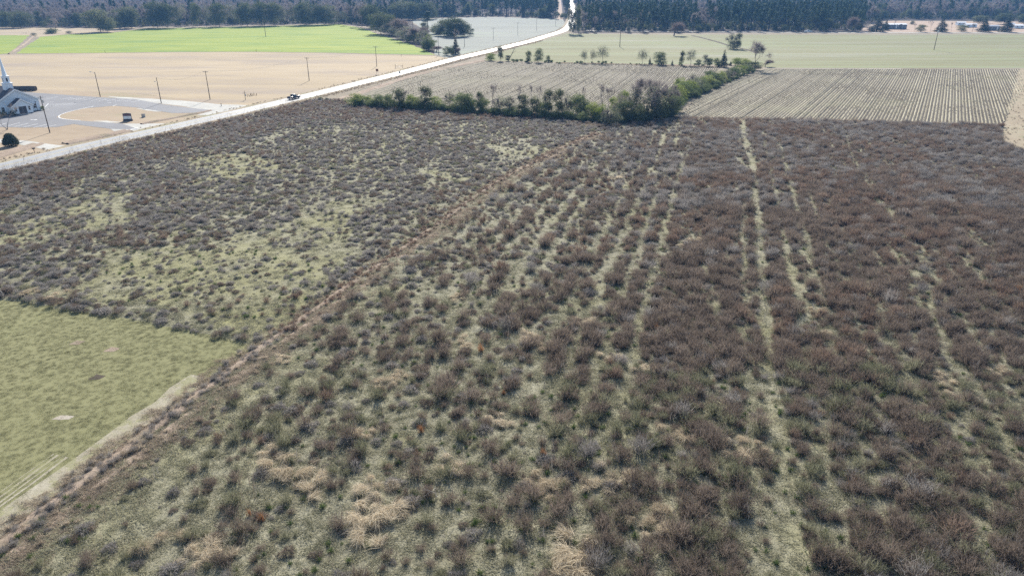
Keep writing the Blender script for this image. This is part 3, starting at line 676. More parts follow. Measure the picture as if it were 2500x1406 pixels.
def church():
    hw = 6.2; ev = 3.9; rg = 7.5; Ln = 26
    rc_ = at(101, 270.5); c = empty('church', (rc_[0]-.6*hw, rc_[1]-.8*hw, .02), math.atan2(.8,.6),
        'white church with dark shingle roof and tall pointed steeple beside its car park', 'church')
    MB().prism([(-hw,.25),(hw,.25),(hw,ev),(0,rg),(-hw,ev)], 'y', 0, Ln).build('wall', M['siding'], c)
    MB().box(-hw-.06, hw+.06, -.06, Ln+.06, 0, .25).build('foundation', M['brick'], c)
    gable_roof(c, 'roof', hw, -.5, Ln+.5, ev, rg, .16, M['shingle'], .45, .03)
    for s in (-1, 1):
        k = (rg-ev)/hw
        MB().prism([(s*(hw+.47), ev-k*.47-.24), (0, rg-.24), (0, rg+.2), (s*(hw+.47), ev-k*.47+.2)][::(1 if s < 0 else -1)], 'y', -.56, -.5).build('fascia', M['trim'], c)
    # thin clapboard courses, each a real lip
    cl = MB()
    for i in range(13):
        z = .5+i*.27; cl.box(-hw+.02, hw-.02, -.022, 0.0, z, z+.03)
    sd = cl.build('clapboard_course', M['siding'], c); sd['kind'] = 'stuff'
    # porch
    pw, pd, pe, pr = 2.9, 2.8, 2.75, 4.7
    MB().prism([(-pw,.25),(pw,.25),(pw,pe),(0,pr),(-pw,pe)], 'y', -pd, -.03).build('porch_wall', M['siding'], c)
    gable_roof(c, 'porch_roof', pw, -pd-.4, -.03, pe, pr, .14, M['shingle'], .4, .03)
    for s in (-1, 1):
        k = (pr-pe)/pw
        MB().prism([(s*(pw+.42), pe-k*.42-.2), (0, pr-.2), (0, pr+.17), (s*(pw+.42), pe-k*.42+.17)][::(1 if s < 0 else -1)], 'y', -pd-.46, -pd-.4).build('porch_fascia', M['trim'], c)
    MB().box(-1.25, 1.25, -pd-.05, -pd+.02, .2, 2.62).build('door_frame', M['trim'], c)
    for s in (-1, 1):
        d = MB().box(min(s*.03,s*1.1), max(s*.03,s*1.1), -pd-.1, -pd-.04, .22, 2.45).build('door', M['door'], c)
        MB().box(s*.55-.25, s*.55+.25, -pd-.115, -pd-.095, 1.35, 2.2).build('door_glass', M['glass'], d)
        MB().tube((s*.16,-pd-.16,1.0),(s*.16,-pd-.16,1.3),.02).build('handle', M['chrome'], d)
        window(c, s*1.95, -pd, 1.1, .55, 1.25)
        window(c, s*4.6, 0, 1.1, .8, 1.3)
    MB().box(-1.6, 1.6, -pd-1.5, -pd-.06, 0, .18).build('porch_step', M['concrete'], c)
    for i in range(6): window(c, hw, 3+i*4, 1.1, .8, 1.7, 'y', False)
    # steeple
    sy = 4.6
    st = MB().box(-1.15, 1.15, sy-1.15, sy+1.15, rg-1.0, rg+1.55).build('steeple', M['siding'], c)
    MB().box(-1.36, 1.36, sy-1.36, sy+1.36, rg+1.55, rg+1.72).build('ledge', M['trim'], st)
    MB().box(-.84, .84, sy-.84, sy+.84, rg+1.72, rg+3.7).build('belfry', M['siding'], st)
    MB().box(-1.02, 1.02, sy-1.02, sy+1.02, rg+3.7, rg+3.85).build('ledge', M['trim'], st)
    for a, (dx, dy) in enumerate(((0,-1),(1,0),(0,1),(-1,0))):
        lv = MB()
        if dx == 0: lv.box(-.22,.22, sy+dy*.84-.04, sy+dy*.84+.04, rg+2.1, rg+3.3)
        else: lv.box(dx*.84-.04, dx*.84+.04, sy-.22, sy+.22, rg+2.1, rg+3.3)
        lv.build('louvre', M['glass'], st)
    V = [(.70*math.cos(i*math.pi/4+.39), sy+.70*math.sin(i*math.pi/4+.39), rg+3.85) for i in range(8)]
    V2 = [(.05*math.cos(i*math.pi/4+.39), sy+.05*math.sin(i*math.pi/4+.39), rg+10.4) for i in range(8)]
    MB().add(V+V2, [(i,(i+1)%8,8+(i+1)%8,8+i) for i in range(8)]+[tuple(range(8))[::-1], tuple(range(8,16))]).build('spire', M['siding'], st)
    MB().tube((0,sy,rg+10.38),(0,sy,rg+11.8),.045,.012).build('finial', M['ceramic'], st)
    vt = MB().tube((-2.8,9,5.9),(-2.8,9,6.35),.12).build('roof_vent', M['ceramic'], c)
    for i in range(2): MB().box(-3.4+6.8*i-.25, -3.4+6.8*i+.25, -.35, -.05, .28, 1.0).build('meter_box', M['metal'], c) if i else None
    return c
church()
def small_shrub(x, y, h, wd, name, label, kind='dense_tree', cat='shrub', group=None): return place(kind, x, y, h, wd, name, label, cat, group)
for (a, b, h, wd, lb, k) in ((72,272.7,1.3,1.2,'small round dark shrub right of the church door','hedge_shrub'),(48.5,278.5,1.2,1.2,'small round dark shrub left of the church door','hedge_shrub'),
                         (104,270,1.6,1.5,'dark shrub at the right front corner of the church','hedge_shrub'),(33,283,2.0,2.4,'brown leafless shrub at the left of the church front','grey_shrub'),
                         (5,287,2.2,3.0,'dark low shrub by the church wall at the picture edge','dense_tree')):
    X, Y = at(a, b); small_shrub(X, Y, h, wd, 'foundation_shrub', lb, k)
X, Y = at(92.5, 273); o = empty('lamp_post', (X,Y,.05), 0, 'short dark lamp post standing against the white church wall', 'lamp post')
MB().tube((0,0,0),(0,0,2.9),.06,.05).build('post', M['dark_metal'], o); MB().box(-.16,.16,-.16,.16,2.9,3.15).build('lamp_head', M['dark_metal'], o)
# hand rail by the path
X, Y = at(113, 265.5); X2, Y2 = at(127, 262); o = empty('handrail', (X,Y,.05), math.atan2(Y2-Y, X2-X), 'thin metal handrail beside the church path', 'handrail')
Lr = math.hypot(X2-X, Y2-Y)
for i in range(3): MB().tube((i*Lr/2,0,0),(i*Lr/2,0,1.0),.03).build('post', M['metal'], o)
MB().tube((0,0,1.0),(Lr,0,1.0),.03).build('rail', M['metal'], o)
# hay bales
bx, by = at(89, 222.4)
for i in range(13):
    g = G(900+i); a = np.arange(20)*2*math.pi/20; rr = .98*(1+.03*g.normal(size=20)); L = 1.78
    V = []
    for q, (yy, f) in enumerate(((0,.9),(.08,1),(L-.08,1),(L,.9))): V += [(-yy, f*rr[k]*math.cos(a[k]), .93+f*rr[k]*.94*math.sin(a[k])) for k in range(20)]
    F = [(q*20+k, q*20+(k+1)%20, (q+1)*20+(k+1)%20, (q+1)*20+k) for q in range(3) for k in range(20)]
    F += [tuple(range(20))[::-1], tuple(range(60,80))]
    b = MB().add(V, F).build('hay_bale', M['bale']); b.location = (bx-1.9*i, by+.06*(rnd.random()-.5), .03)
    tag(b, 'dark weathered round bale at the right end of the row behind the church' if i == 0 else 'dark weathered round bale in the middle of the row behind the church', 'hay bale', 'hay bales in a row')

# ------------------------------------------------------------------ poles, wires, signs
ARM = {}
def pole(x, yb, yt, name, label, kind='arm', rz=R(20), r=.15, m='wood_pole', group='utility poles along the road'):
    X, Y = at(x, yb); h = height_at(x, yb, yt)
    o = empty(name, (X,Y,.03), 0, label, 'utility pole' if name == 'utility_pole' else 'light pole', group)
    MB().tube((0,0,-.03),(0,0,h),r,r*.65,8).build('pole', M[m], o)
    c, s = math.cos(rz-R(90)+R(90)), math.sin(rz)
    ax = (math.cos(-rz), math.sin(-rz))
    if kind in ('arm','arm2'):
        for k in range(2 if kind == 'arm2' else 1):
            z = h-.35-k*.9; w_ = 1.15
            a = MB(); a.tube((-w_*ax[0],-w_*ax[1],z),(w_*ax[0],w_*ax[1],z),.065,.065,4); ao = a.build('crossarm', M[m], o)
            for q in (-1,-.45,.45,1):
                MB().tube((q*w_*.95*ax[0],q*w_*.95*ax[1],z+.06),(q*w_*.95*ax[0],q*w_*.95*ax[1],z+.26),.045,.03).build('insulator', M['ceramic'], ao)
        ARM[(x,yb)] = [(X+q*1.09*ax[0], Y+q*1.09*ax[1], h-.05) for q in (-1,-.45,1)]
    if kind == 'lamp':
        l = MB().tube((0,0,h-.2),(-1.3,0,h+.1),.05,.04).build('lamp_arm', M['metal'], o)
        MB().box(-1.95,-1.25,-.14,.14,h,h+.2).build('lamp_head', M['metal'], l)
    if kind == 'small':
        b = MB().tube((0,0,h-1.6),(-.7,0,h-1.3),.04).build('lamp_arm', M['metal'], o)
        MB().box(-1.0,-.6,-.12,.12,h-1.42,h-1.22).build('lamp_head', M['metal'], b)
        ARM[(x,yb)] = [(X, Y, h-.1)]*3
    if kind == 'short':
        MB().tube((-.75,0,h-.9),(.75,0,h-.9),.05,.05,4).build('crossarm', M[m], o)
        MB().tube((.3,0,h-1.9),(.3,0,h-1.2),.2).build('transformer', M['metal'], o)
    if kind == 'can':
        MB().tube((.32,0,h-1.9),(.32,0,h-1.0),.24,.24,10).build('transformer', M['metal'], o)
        MB().tube((-.8,0,h-.4),(.8,0,h-.4),.05,.05,4).build('crossarm', M[m], o)
    if kind == 'tall':
        for k, (q, z) in enumerate(((-.25,-.15),(.25,-1.1),(-.25,-2.0))):
            MB().tube((0,0,h+z-.2),(q*2.4,0,h+z),.06,.05).build('insulator', M['ceramic'], o)
    if kind == 'white':
        MB().tube((.1,-.25,h-.9),(.1,-.25,h-.1),.34,.30,10).build('insulator', M['ceramic'], o)
        MB().tube((-.1,-.25,h-3.0),(-.1,-.25,h-2.2),.40,.34,10).build('insulator', M['ceramic'], o)
    return o
pole(122,325,235,'utility_pole','tall dark pole on the church lawn near the parking stripes','can')
pole(245,237,177,'light_pole','light pole with one lamp arm at the far edge of the church car park','lamp',group=None)
pole(394,253,190,'light_pole','thin pole with a small lamp above the gravel beside the car park','small',group=None)
pole(513,244,174,'utility_pole','wooden pole with crossarm at the church entrance off the road','arm')
pole(599.5,245,222,'utility_pole','short pole with a crossarm beside the broken fence stakes','short',r=.1)
pole(755,198,141,'utility_pole','crossarm pole in the tan field left of the dark pickup','arm')
pole(920,163,114,'utility_pole','crossarm pole in front of the bright green crop edge','arm')
pole(1071,135,88,'utility_pole','crossarm pole where the green crop meets the road','arm')
pole(1134,115,83,'utility_pole','crossarm pole just right of the narrow conifer by the road','arm')
pole(1204.5,97,69,'utility_pole','slim pole in the pale stubble right of the big tree clump','arm',r=.11)
pole(1264,86,56,'utility_pole','second slim pole in the pale stubble field by the road','arm',r=.11)
pole(1310,76,46,'utility_pole','third slim pole in the pale stubble field by the road','arm',r=.11)
pole(1356,64,40,'utility_pole','last slim pole before the road enters the pines','arm',r=.11)
pole(1010,104,41,'utility_pole','tall dark pole among the bare shrubs by the green crop','tall',r=.2,group='tall transmission poles')
pole(649,91,44,'utility_pole','tall lone pole standing inside the bright green crop','tall',r=.2,group='tall transmission poles')
pole(1513,115.5,63,'utility_pole','tall dark pole in the pale crop in front of the pine stand','tall',r=.2,group='tall transmission poles')
pole(2280,123,66,'utility_pole','tall pole with two white insulators in the right hand pale field','white',r=.2,group='tall transmission poles')
pole(1933,80,53,'utility_pole','slim grey pole against the dark pines near the white pickup','tall',r=.12,m='grey_pole',group=None)
keys = [(394,253),(513,244),(755,198),(920,163),(1071,135),(1134,115),(1204.5,97),(1264,86),(1310,76),(1356,64)]
spans = ['between the car park lamp and the entrance pole','from the entrance pole to the tan field pole','over the tan field towards the green crop','along the near edge of the green crop',
         'past the narrow conifer by the road','over the near end of the pale stubble','over the pale stubble by the tree clump','over the middle of the pale stubble','over the far end of the pale stubble']
for a, b, s in zip(keys, keys[1:], spans):
    p = np.mean([ARM[a][0], ARM[b][0]], 0); o = empty('power_line', (p[0],p[1],p[2]), 0, 'slack overhead power line '+s, 'power line', 'power lines along the road')
    for A, B in zip(ARM[a], ARM[b]):
        A = np.array(A)-p; B = np.array(B)-p; mb = MB(); pr = None
        for i in range(9):
            f = i/8; q = A+(B-A)*f; q[2] -= 1.6*4*f*(1-f)
            if i: mb.tube(pr, q, .010, .010, 3, False)
            pr = q
        mb.build('wire', M['wire'], o)
# church sign
X, Y = at(313, 296); o = empty('church_sign', (X,Y,.03), R(12), 'white and maroon church notice board on a dark brick base in the grass island', 'sign')
MB().box(-1.35,1.35,-.35,.35,0,.5).build('brick_base', M['brick'], o, bevel=.03)
b = MB().box(-1.2,1.2,-.14,.14,.5,2.25).build('sign_box', M['sign_frame'], o, bevel=.03)
MB().box(-1.08,1.08,-.16,-.145,.62,1.5).build('message_panel', M['sign_white'], b)
MB().box(-1.08,1.08,-.16,-.145,1.55,2.15).build('name_panel', M['maroon'], b)
MB().prism([(-1.35,2.25),(1.35,2.25),(0,2.42)], 'y', -.25, .25).build('sign_roof', M['sign_frame'], o)
X, Y = at(351, 287); o = empty('utility_cabinet', (X,Y,.03), R(10), 'small grey cabinet on the grass island right of the church sign', 'utility box')
MB().box(-.55,.55,-.35,.35,0,.12).build('plinth', M['concrete'], o); MB().box(-.5,.5,-.3,.3,.12,1.0).build('cabinet_body', M['metal'], o, bevel=.03); MB().box(-.55,.55,-.36,.34,1.0,1.06).build('lid', M['dark_metal'], o)
X, Y = at(540.6, 260); o = empty('marker_post', (X,Y,.05), 0, 'low dark marker stub in the gravel drive by the road', 'marker post')
MB().tube((0,0,0),(0,0,.8),.12,.1,8).build('post', M['dark_metal'], o); MB().tube((0,0,.8),(0,0,.95),.2,.05,8).build('cap', M['dark_metal'], o)
X, Y = at(84.5, 373); o = empty('mailbox', (X,Y,.06), R(-70), 'dark mailbox on a post at the near edge of the road', 'mailbox')
MB().box(-.06,.06,-.06,.06,-.06,.85).build('post', M['old_wood'], o)
MB().prism([(-.16,.85),(.16,.85),(.16,1.02),(.11,1.12),(0,1.17),(-.11,1.12),(-.16,1.02)], 'y', -.33, .33).build('box', M['dark_metal'], o)
MB().box(-.15,.15,-.345,-.33,.86,1.1).build('box_door', M['dark_metal'], o)
MB().box(.165,.185,-.2,.05,1.0,1.06).build('flag', M['red_lamp'], o)
def sign(x, yb, yt, wd, face, label, posts=1, rz=R(20), hfrac=.42, m='metal'):
    X, Y = at(x, yb); h = height_at(x, yb, yt); o = empty('road_sign', (X,Y,.04), -rz, label, 'road sign')
    for k in range(posts):
        q = 0 if posts == 1 else (-.3+.6*k)*wd
        MB().box(q-.04,q+.04,-.03,.03,-.04,h).build('post', M[m], o)
    MB().box(-wd/2,wd/2,-.06,-.035,h*(1-hfrac),h).build('sign_plate', M[face], o, bevel=.01)
sign(921.5,184,169,1.3,'rust','reddish double posted sign facing away at the left roadside',2)
sign(976.5,187,175,1.0,'metal','grey metal sign on one post at the right roadside',1)
X, Y = at(975, 167.5); o = empty('field_gate', (X,Y,.03), R(12), 'grey tubular gate at the tan field edge by the road', 'gate')
for q in (-1.9,1.6): MB().tube((q,0,-.03),(q,0,1.9 if q < 0 else 1.6),.09).build('post', M['old_wood'], o)
for z in (.3,.6,.9,1.2): MB().tube((-1.8,0,z),(1.5,0,z),.03).build('rail', M['metal'], o)
MB().tube((-1.8,0,.3),(1.5,0,1.2),.025).build('brace', M['metal'], o)
for i, (a, b, t_, ln) in enumerate(((605,236,230,.2),(609,235.5,231,.5),(614,235,228,-.35),(617,234.5,228.5,-.25),(620.5,234,227.5,-.05),(625.5,234,228.5,.25))):
    X, Y = at(a, b); h = height_at(a, b, t_); s = MB().tube((0,0,-.05),(ln,0,h),.11,.09,6).build('fence_stake', M['old_wood']); s.location = (X,Y,.03)
    tag(s, 'brown tilted wooden stake in the broken row beside the short pole' , 'fence stake', 'broken fence stakes')
for i, (a, b, t_, lb) in enumerate(((57,83,79.5,'left one of two small posts in the far tan field'),(64,83,79.5,'right one of two small posts in the far tan field'),(257,130,124,'lone small post where the green crop meets the tan field'),
        (626,127,121,'small post at the near edge of the green crop'),(1073,138,132,'small post below the crossarm pole by the road'),(980,139,146-12,'short dark stub on the tan field edge'),(976,112,105,'small fence post by the corner of the green crop'))):
    X, Y = at(a, b); s = MB().tube((0,0,-.05),(0,0,height_at(a,b,t_)),.09,.08,6).build('fence_post', M['old_wood']); s.location = (X,Y,.03); tag(s, lb, 'fence post')

# ------------------------------------------------------------------ vehicles
def pickup(X, Y, z, rz, paint, label, L=5.5, name='pickup_truck'):
    o = empty(name, (X,Y,z), rz, label, 'pickup truck'); s = L/5.6
    W = .95; cab = .78
    low = [(-2.8,.55),(-2.55,.45),(2.6,.42),(2.8,.55),(2.78,.95),(2.6,1.08),(1.25,1.16),(-2.78,1.18),(-2.8,.9)]
    MB().prism(low[::-1], 'y', -W, W).build('body', paint, o, bevel=.07)
    V = []
    for x, zz, hw in ((-.95,1.16,.88),(1.3,1.16,.88),(.45,1.84,.72),(-.75,1.84,.72)): V += [(x,-hw,zz),(x,hw,zz)]
    MB().add(V, [(0,2,4,6),(1,7,5,3),(0,6,7,1),(2,3,5,4),(4,5,7,6),(0,1,3,2)]).build('cabin', paint, o, bevel=.06)
    for sy in (-1,1):
        for x0, x1 in ((-.72,.02),(.1,1.0)):
            q = [(x0 + (.12 if x0 < 0 else 0), 1.22), (x1, 1.22), (x1-(.55 if x1 > .5 else 0), 1.74), (x0+(.2 if x0 < 0 else 0), 1.74)]
            MB().add([(x, sy*(.895-(zz-1.16)*.235), zz) for x, zz in q], [(0,1,2,3)[::(1 if sy < 0 else -1)]]).build('side_window', M['glass'], o)
    MB().add([(1.24,-.78,1.215),(1.24,.78,1.215),(.53,.66,1.79),(.53,-.66,1.79)], [(0,1,2,3)]).build('windscreen', M['glass'], o).location = (.02,0,.01)
    MB().add([(-.93,-.78,1.24),(-.93,.78,1.24),(-.79,.66,1.77),(-.79,-.66,1.77)], [(3,2,1,0)]).build('rear_window', M['glass'], o).location = (-.02,0,.01)
    MB().box(-2.68,-1.05,-.8,.8,1.19,1.215).build('bed_cover', M['tyre'], o)
    for sx in (-1.75,1.75):
        for sy in (-1,1):
            wh = MB().tube((sx,sy*.70,.36),(sx,sy*.97,.36),.37,.37,16).build('wheel', M['tyre'], o)
            MB().tube((sx,sy*.965,.36),(sx,sy*.985,.36),.22,.20,12).build('rim', M['chrome'], wh)
    for sy in (-1,1):
        MB().box(2.74,2.82,sy*.72-.16,sy*.72+.16,.74,.92).build('headlight', M['clear_lamp'], o)
        MB().box(-2.84,-2.76,sy*.82-.08,sy*.82+.08,.75,1.1).build('tail_light', M['red_lamp'], o)
        MB().box(.95,1.1,sy*1.02-.1,sy*1.02+.1,1.2,1.36).build('wing_mirror', paint, o)
    MB().box(-2.95,-2.78,-.9,.9,.42,.62).build('rear_bumper', M['chrome'], o); MB().box(2.78,2.92,-.9,.9,.42,.64).build('front_bumper', M['chrome'], o)
    MB().box(-2.965,-2.95,-.16,.16,.45,.58).build('licence_plate', M['sign_white'], o)
    o.scale = (s,s,s); return o
X, Y = at(718, 243); pickup(X, Y, .12, R(90-22.5), M['blue_paint'], 'dark blue pickup truck driving away on the pale road', 5.3)
X, Y = at(1972.5, 80); pickup(X, Y, .08, R(178), M['white_paint'], 'white pickup truck on the lane along the dark pines', 6.0)

# ------------------------------------------------------------------ far houses
def trailer(x, yb, yt, wpx, rz, label, wallm, roofm, dp=6.5, porch=False, name='house'):
    X, Y = at(x, yb); L = wpx*depth(X,Y)/FPX; rg = max(3.1, height_at(x, yb, yt)-1.0); ev = rg-.75
    o = empty(name, (X,Y+.5,.04), rz, label, 'house' if name == 'house' else 'outbuilding', None)
    MB().prism([(0,.3),(dp,.3),(dp,ev),(dp/2,rg),(0,ev)], 'x', -L/2, L/2).build('wall', M[wallm], o)
    MB().box(-L/2-.03, L/2+.03, .02, dp-.02, 0, .3).build('skirting', M['brick'], o)
    for s in (0,1):
        k = (rg-ev)/(dp/2); y0 = -.35 if s == 0 else dp+.35; e = ev-k*.35+.03
        p = [(y0,e),(dp/2,rg+.03),(dp/2,rg+.15),(y0,e+.12)]
        MB().prism(p if s else p[::-1], 'x', -L/2-.3, L/2+.3).build('roof', M[roofm], o)
    n = max(2, int(L/3.2))
    for i in range(n):
        xx = -L/2+(i+.5)*L/n
        if i == n//2 and name == 'house':
            MB().box(xx-.5,xx+.5,-.08,-.01,.3,ev-.25).build('door', M['trim'], o)
        else: window(o, xx, 0, 1.1, min(1.1,L/n*.4), 1.0)
    if porch:
        MB().prism([(.5,ev-.1),(4.6,ev-.1),(2.55,ev+.75)], 'y', -2.2, -.05).build('porch_roof', M['trailer_wall'], o)
        for q in (.7,4.4): MB().box(q-.08,q+.08,-2.1,-1.95,0,ev-.1).build('porch_post', M['trim'], o)
        MB().box(.5,4.6,-2.2,-.06,0,.28).build('porch_floor', M['old_wood'], o)
    return o
trailer(2188,72.3,56,51,0,'long low grey blue house with white roof and small gabled porch','trailer_wall','white_roof',7.5,True)
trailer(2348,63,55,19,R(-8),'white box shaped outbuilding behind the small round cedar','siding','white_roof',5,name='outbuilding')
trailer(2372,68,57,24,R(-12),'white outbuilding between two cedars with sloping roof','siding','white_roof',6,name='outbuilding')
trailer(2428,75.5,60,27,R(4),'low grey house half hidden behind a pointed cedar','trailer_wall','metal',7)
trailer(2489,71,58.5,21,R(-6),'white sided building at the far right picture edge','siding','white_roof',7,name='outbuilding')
trailer(2473,66,56.5,11,R(10),'small pale shed behind the rightmost cedar','trailer_wall','white_roof',4,name='outbuilding')

# ------------------------------------------------------------------ trees and shrubs one can tell apart
T_ = tree
# hedge along the far edge of the left stubble field
T_('bright_shrub',1199,149,129,26,'roadside_shrub','pale green rounded shrub at the left end of the field hedge by the road','shrub')
T_('ivy_tree',1222,150,109,18,'ivy_tree','narrow dark ivy clad tree beside the pale green shrub by the road')
T_('ivy_tree',1240,150.5,133,14,'broken_tree','short dark stump of a tree with a leaning dead limb by the road')
X, Y = at(1243,150); o = empty('dead_tree', (X,Y,.03), 0, 'leaning dead trunk sticking up from the hedge near the road', 'dead tree')
MB().tube((-.5,0,0),(3.4,0,7.2),.22,.08,7).build('trunk', M['bark'], o); MB().tube((1.6,0,3.8),(3.9,.3,5.6),.08,.03,5).build('branch', M['bark'], o); MB().tube((2.6,0,5.6),(2.2,.2,7.4),.06,.02,5).build('branch', M['bark'], o)
for x in (1252,1262,1272): T_('hedge_shrub',x,149.5,144,11,'low_shrub','low dark shrub in the short clipped strip of the field hedge','shrub','low shrubs in the field hedge')
T_('dense_tree',1290,153,120,17,'hedge_tree','dark oval tree, left one of the close pair in the field hedge')
T_('dense_tree',1314,153.5,115,25,'hedge_tree','taller dark tree, right one of the close pair in the field hedge')
T_('dense_tree',1339,152.5,134,13,'small_tree','small round dark tree alone right of the dark pair')
T_('sparse_tree',1427,155,119,24,'sparse_tree','thin many stemmed tree left of the fuller yellowish tree')
T_('sparse_tree',1446,155,118,22,'sparse_tree','thin many stemmed tree leaning on the fuller yellowish tree')
T_('sparse_tree',1471,156,107,34,'sparse_tree','fuller see through yellowish tree in the middle of the field hedge')
T_('sparse_tree',1568,157.5,117,30,'sparse_tree','flat topped thin tree with its crown reaching left')
T_('cedar_tree',1586,158.5,139,8,'small_cedar','small pointed cedar right of the flat topped thin tree')
T_('dense_tree',1613,159,124,36,'hedge_tree','dense round dark green tree with a lobe on its right')
T_('cedar_tree',1641,161,146,8,'small_cedar','tiny lone cedar right of the dense round tree')
T_('ivy_tree',1664,161,121,14,'slender_tree','slender ivy clad tree in the right half of the field hedge')
T_('sparse_tree',1686,161,119,28,'hedge_tree','leafy tall tree just right of the slender ivy clad tree')
T_('dense_tree',1705,162,144,15,'hedge_shrub','dark stubby shrub right of the leafy tall tree','shrub')
T_('grey_shrub',1720,162.5,131,20,'hedge_shrub','grey green feathery shrub left of the tall dark cedar','shrub')
T_('hedge_shrub',1733,163,140,17,'hedge_shrub','low mixed shrub between the feathery shrub and the tall dark cedar','shrub')
T_('hedge_shrub',1749,163.5,140,18,'hedge_shrub','bushy green shrub touching the left side of the tall dark cedar','shrub')
T_('cedar_tree',1766,164.5,120,24,'cedar_tree','tall dark pointed cedar near the corner of the field hedge')
T_('cedar_tree',1783,161,149,9,'small_cedar','small dark cedar right of the tall dark cedar')
T_('bright_shrub',1800,161,140,34,'hedge_shrub','light green spreading shrub left of the big bare tree','shrub')
T_('bright_shrub',1818,163,142,28,'hedge_shrub','light green shrub against the foot of the big bare tree','shrub')
T_('bare_tree',1842,171,95,62,'bare_tree','big bare grey tree at the corner of the field hedge')
T_('dense_tree',1842,172,148,38,'hedge_shrub','dark evergreen mass around the foot of the big bare tree','shrub')
T_('rosy_tree',1868,163.5,144,34,'brush_heap','low reddish brown brush heap right of the big bare tree','brush heap')
T_('grey_shrub',1783,120,79,26,'ivy_clump','left half of the tall ivy draped clump alone in the pale field')
T_('ivy_tree',1800,120.5,76,20,'ivy_clump','right half of the tall ivy draped clump alone in the pale field')
T_('grey_shrub',1792,121,98,30,'ivy_shrub','dark low growth at the foot of the ivy draped clump','shrub')
T_('rosy_tree',1645,88.5,50,46,'bare_shrub','broad grey leafless shrub in front of the dark pine stand')
# green hedge running down to the front corner
dg = [(1822,178,156,38,0),(1806,183,158,40,1),(1789,189,163,42,0),(1772,195,168,44,2),(1757,199,172,40,1),(1742,206,176,42,0),(1727,212,181,40,1),(1712,218,184,42,0),(1697,226,190,44,2),(1683,232,194,42,1),(1668,240,198,48,0),(1655,249,203,46,1),(1640,258,210,52,0),(1690,219,179,36,2),(1735,199,170,34,0),(1660,226,186,36,1)]
for i, (x, b, t_, w_, k) in enumerate(dg):
    T_(('hedge_shrub','bright_shrub','grey_shrub')[k],x,b,t_,w_,'hedge_shrub',
       ('dense green shrub in the slanting hedge between the two stubble fields','yellow green shrub in the slanting hedge between the two stubble fields','grey green shrub in the slanting hedge between the two stubble fields')[k],'shrub',('dense green shrubs','yellow green shrubs','grey green shrubs')[k]+' of the slanting hedge')
T_('cedar_tree',1652,225,187,20,'small_cedar','small dark cedar poking above the upper slanting hedge')
T_('dense_tree',1690,232,205,26,'hedge_shrub','dark round shrub on the lower side of the slanting hedge','shrub')
T_('dense_tree',1760,203,186,22,'hedge_shrub','small dark shrub low on the right of the slanting hedge','shrub')
big = [('bare_tree',1540,287,192,66,'leftmost tall bare tree of the dark corner thicket'),('bare_tree',1578,291,184,76,'tallest bare tree in the middle of the dark corner thicket'),('bare_tree',1606,287,189,70,'bare grey tree on the right of the dark corner thicket'),('bare_tree',1562,268,183,60,'bare tree at the back of the dark corner thicket'),
       ('bare_tree',1628,276,198,56,'rightmost bare tree of the dark corner thicket next to the hedge')]
for k, x, b, t_, w_, lb in big: T_(k,x,b,t_,w_,'bare_tree',lb)
for x, b, t_, w_, lb in ((1545,291,212,56,'tall grey twiggy shrub in the left half of the corner thicket'),(1588,294,204,66,'tallest grey twiggy shrub in the middle of the corner thicket'),(1622,284,214,52,'tall grey twiggy shrub in the right half of the corner thicket'),(1512,292,240,40,'grey twiggy shrub near the tip of the corner thicket')): T_('grey_shrub',x,b,t_,w_,'thicket_shrub',lb,'shrub')
for k, x, b, t_, w_, lb in [('dense_tree',1532,298,240,54,'dark evergreen shrub at the left foot of the corner thicket'),('dense_tree',1562,302,250,44,'dark evergreen shrub at the middle foot of the corner thicket'),('dense_tree',1605,295,238,56,'dark evergreen shrub at the right foot of the corner thicket'),
      ('dense_tree',1634,285,236,44,'dark evergreen shrub at the far right foot of the corner thicket'),('grey_shrub',1492,308,258,54,'grey rounded leafless shrub at the tip of the corner thicket'),('bright_shrub',1470,299,252,32,'yellow green shrub just left of the grey rounded shrub'),
      ('cedar_tree',1578,301,256,28,'small cedar cone in front of the corner thicket'),('hedge_shrub',1648,272,228,44,'leafy green shrub where the thicket meets the slanting hedge'),('bright_shrub',1520,272,216,30,'bright green shrub behind the left of the corner thicket'),
      ('bright_shrub',1497,277,233,26,'yellow shrub left of the bright green one behind the thicket')]:
    T_(k,x,b,t_,w_,'thicket_shrub',lb,'shrub')
# row of small trees along the near edge of the left stubble field
front = [('bright_shrub',868,259,227,38,'left end'),('bright_shrub',902,256,232,20,''),('hedge_shrub',925,263,229,30,''),('hedge_shrub',951,266,227,26,''),('ivy_tree',978,267,211,26,'first tall dark'),('bright_shrub',1004,266,229,26,''),('hedge_shrub',1022,269,234,22,''),('ivy_tree',1041,268,203,24,'second tall dark'),
   ('bright_shrub',1063,268,233,26,''),('grey_shrub',1098,266,222,26,''),('hedge_shrub',1126,273,222,30,''),('hedge_shrub',1146,274,224,28,''),('ivy_tree',1172,272,217,15,''),('bare_sapling',1201,274,203,24,'single bare'),('grey_shrub',1222,278,230,28,''),('grey_shrub',1246,279,232,28,''),
   ('bare_sapling',1266,280,203,22,''),('ivy_tree',1277,281,224,24,''),('bare_sapling',1298,282,203,18,''),('bare_sapling',1311,282,206,18,''),('ivy_tree',1305,283,232,24,''),('ivy_tree',1338,284,210,20,''),('ivy_tree',1363,284,208,22,''),('grey_shrub',1386,284,226,26,''),('hedge_shrub',1406,284,224,30,''),
   ('bare_sapling',1425,283,206,16,''),('hedge_shrub',1428,287,240,26,''),('bright_shrub',1447,293,244,28,''),('bare_sapling',1468,287,203,36,''),('bare_sapling',1480,288,210,30,''),('hedge_shrub',1455,291,252,26,''),('hedge_shrub',1180,276,236,24,''),('hedge_shrub',1325,286,246,22,'')]
